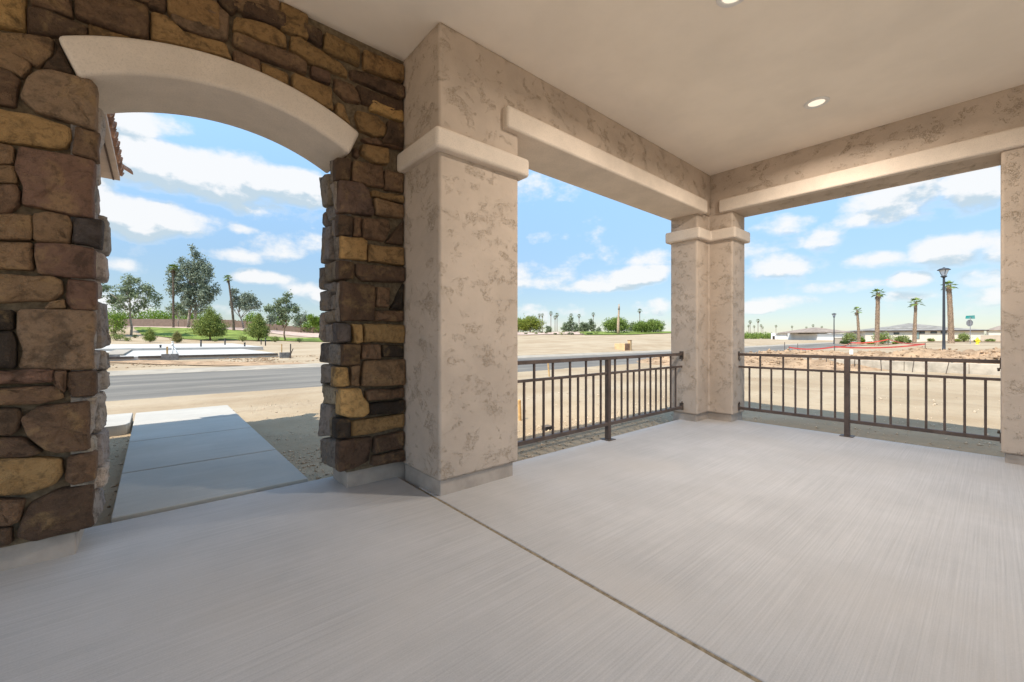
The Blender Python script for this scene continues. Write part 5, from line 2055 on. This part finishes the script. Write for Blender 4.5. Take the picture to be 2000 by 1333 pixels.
# middle horizon: round desert trees, far eucalyptus, bare trunk
MQ = "round desert trees on the middle horizon"
rb = [(0, 0, .62, .62, .55, .34), (-.42, 0, .5, .45, .4, .30), (.42, 0, .5, .45, .4, .30), (.1, .1, .75, .4, .4, .22), (-.3, 0, .3, .4, .4, .22), (.35, 0, .3, .4, .4, .22)]
tree('palo_verde', 1036, 92, hm(33, 92), rb, 3600, .28, 'paloverde_leaf', 'bark_brown', .12, "large yellow green palo verde beside the big pillar on the middle horizon", group=MQ, seed=60, droop=0)
tree('palo_verde', 1012, 94, hm(29, 94), rb, 2200, .28, 'paloverde_leaf', 'bark_brown', .12, "yellow palo verde half hidden by the right edge of the big pillar", group=MQ, seed=61, droop=0)
tree('mesquite_tree', 1203, 86, hm(32, 86), rb, 4000, .28, 'mesquite_leaf', 'bark_brown', .13, "largest round mesquite tree behind the bare trunk", group=MQ, seed=62, droop=0)
tree('mesquite_tree', 1253, 86, hm(23, 86), rb, 2400, .26, 'mesquite_leaf', 'bark_brown', .12, "lower round mesquite tree at the foot of the lone slim palm", group=MQ, seed=63, droop=0)
tree('mesquite_tree', 1276, 85, hm(27, 85), rb, 2800, .27, 'mesquite_leaf', 'bark_brown', .12, "round mesquite tree nearest the corner column", group=MQ, seed=64, droop=0)
eb = [(0, 0, .82, .16, .16, .16), (.08, 0, .6, .2, .18, .18), (-.1, 0, .5, .2, .18, .18), (.05, 0, .32, .2, .18, .15)]
FE = "distant eucalyptus on the middle horizon"
for i, (px, d, h, w, lab) in enumerate(((1072.5, 150, 18, 1.3, "tiny round tree left of the middle horizon palms"), (1112, 130, 34, .9, "distant tall eucalyptus behind the middle of the left railing"), (1106, 128, 22, 1.2, "distant low eucalyptus at the foot of the tall one"), (1125, 140, 22, .9, "thin grey distant eucalyptus right of the tall one"),
                                      (1137, 135, 24, .8, "left one of the twin dark distant eucalyptus"), (1145, 135, 23, .8, "right one of the twin dark distant eucalyptus"), (1156, 140, 30, .8, "distant eucalyptus leaning on a palm left of the bare trunk"), (1169, 150, 13, 1.4, "tiny dark tree left of the largest mesquite"),
                                      (1234, 120, 22, 1.0, "grey distant eucalyptus between the largest mesquite and the lone palm"), (1242, 124, 19, 1.0, "small grey distant eucalyptus just left of the lone palm"))):
    tree('eucalyptus_tree', px, d, hm(h, d), [(b[0] * w, b[1], b[2], b[3] * w * 1.2, b[4] * w, b[5]) for b in eb], 700, .5, 'eucalyptus_leaf', 'bark_grey', .14, lab, group=FE, seed=70 + i)
# bare palm trunk / wooden pole
x, y = bearing(1207.5, 82)
z = put_z(x, y)
pt = empty('bare_trunk', (x, y, z), "tall bare weathered trunk in front of the largest mesquite", "trunk")
MB().tube([(x, y, z - .2), (x, y, z + 1.2), (x + .05, y, z + 3.0), (x + .06, y, z + 3.1), (x + .10, y - .08, z + 4.6), (x + .12, y - .1, z + 6.0)], [.30, .27, .24, .19, .16, .10], 10).build('shaft', 'pole_wood', pt, smooth=True)
MB().tube([(x + .10, y - .09, z + 4.9), (x + .11, y - .1, z + 5.6)], [.22, .16], 8).build('stub', 'bark_grey', pt, smooth=True)

# little shrubs on the gravel mound
MS = "small desert shrubs on the gravel mound"
ms = [(1047, 84, .9, .45), (1067, 85, 1.0, .5), (1058, 88, 1.1, .5), (1040, 90, .8, .4), (1075, 92, .7, .4), (1085, 82, .8, .4), (1098, 81.5, 1.6, .7), (1110, 82, 1.3, .6), (1118, 82, 1.0, .5), (1136, 82, 2.0, .8), (1148, 82, .9, .5), (1155, 82, .9, .5), (1164, 83, 1.5, .75), (1027, 84, .9, .4), (1122, 90, .9, .5), (1100, 93, .9, .45)]
ordn = "first second third fourth fifth sixth seventh eighth ninth tenth eleventh twelfth thirteenth fourteenth fifteenth sixteenth".split()
srt = sorted(ms)
for i, (px, d, w, h) in enumerate(ms):
    shrub(px, d, w, h, 'dark_leaf' if i % 3 else 'shrub_leaf', "small desert shrub on the distant gravel mound, %s from the big pillar" % ordn[srt.index((px, d, w, h))], 100 + i, MS, 160, .14)

# far tree lines, each reading as one mass


def treeline(name, px0, px1, d, h0, h1, mat_name, label, seed, n=3000, size=.9):
    rg = np.random.RandomState(seed)
    B = []
    k = max(6, int((px1 - px0) / 3.0))
    for i in range(k):
        px = px0 + (px1 - px0) * (i + rg.rand()) / k
        dd = d * rg.uniform(.97, 1.05)
        x, y = bearing(px, dd)
        z = put_z(x, y)
        h = rg.uniform(h0, h1)
        B.append((x, y, z + h * .45, h * .75, h * .75, h * .55))
    V, F = leaf_array(rg, blob_points(rg, B, n, .4), size, 2.0, 0)
    o = fast_mesh(name, V, F, mat_name)
    tag(o, label, "trees", kind='stuff')
    return o


treeline('tree_line', 940, 1420, 260, 1.2, 2.6, 'dark_leaf', "far dark tree line along the middle horizon", 200, 5000, .9)
treeline('tree_line', 1440, 1508, 150, 1.6, 2.6, 'mesquite_leaf', "far green hedge mass beside the corner column on the right horizon", 201, 3500, .5)
treeline('tree_line', 1440, 2040, 330, 2.0, 4.2, 'dark_leaf', "far dark tree line behind the houses on the right horizon", 202, 4000, 1.0)
treeline('tree_line', 120, 760, 170, 2.5, 4.5, 'dark_leaf', "far dark tree line beyond the perimeter wall", 203, 6000, .8)

# plants in front of the long house
HP = "shrubs in front of the long house"
for i, (px, d, wpx, hpx, m, lab) in enumerate(((1660, 62, 26, 22, 'shrub_leaf', "leafy shrub tree left of the four palms"), (1725, 60, 36, 25, 'shrub_leaf', "broad leafy shrub at the foot of the tall straight palm"), (1761, 60, 22, 18, 'shrub_leaf', "leafy shrub between the tall straight palm and the medium palm"),
                                            (1819, 60, 10, 7, 'shrub_leaf', "tiny round shrub left of the near street lamp"), (1883, 60, 19, 17, 'shrub_leaf', "upright shrub just left of the stop sign"), (1684, 62, 12, 15, 'bright_leaf', "bright shrub behind the leftmost palm trunk"),
                                            (1748, 58, 9, 6, 'paloverde_leaf', "low yellowish shrub between the two leafy shrubs"), (1775, 58, 9, 7, 'shrub_leaf', "low shrub right at the foot of the medium palm"), (1869, 58, 14, 6, 'paloverde_leaf', "low yellowish shrub at the foot of the tallest palm"),
                                            (1908, 60, 10, 5, 'shrub_leaf', "low shrub between the stop sign and the garden wall"), (1935, 60, 14, 6, 'shrub_leaf', "low shrub in front of the garden wall"), (1650, 62, 16, 8, 'dark_leaf', "low dark shrub at the foot of the left leafy shrub tree"), (1700, 60, 14, 6, 'paloverde_leaf', "low dry shrub between the two left palms"))):
    shrub(px, d, hm(wpx, d), hm(hpx, d), m, lab, 130 + i, HP, int(250 + 40 * wpx), .17)
# low planting bed strip before the long house
polar_sheet('planting_bed', 'dirt', np.linspace(1640, 2020, 30), 55, 64, 8, .06, .5, 15)
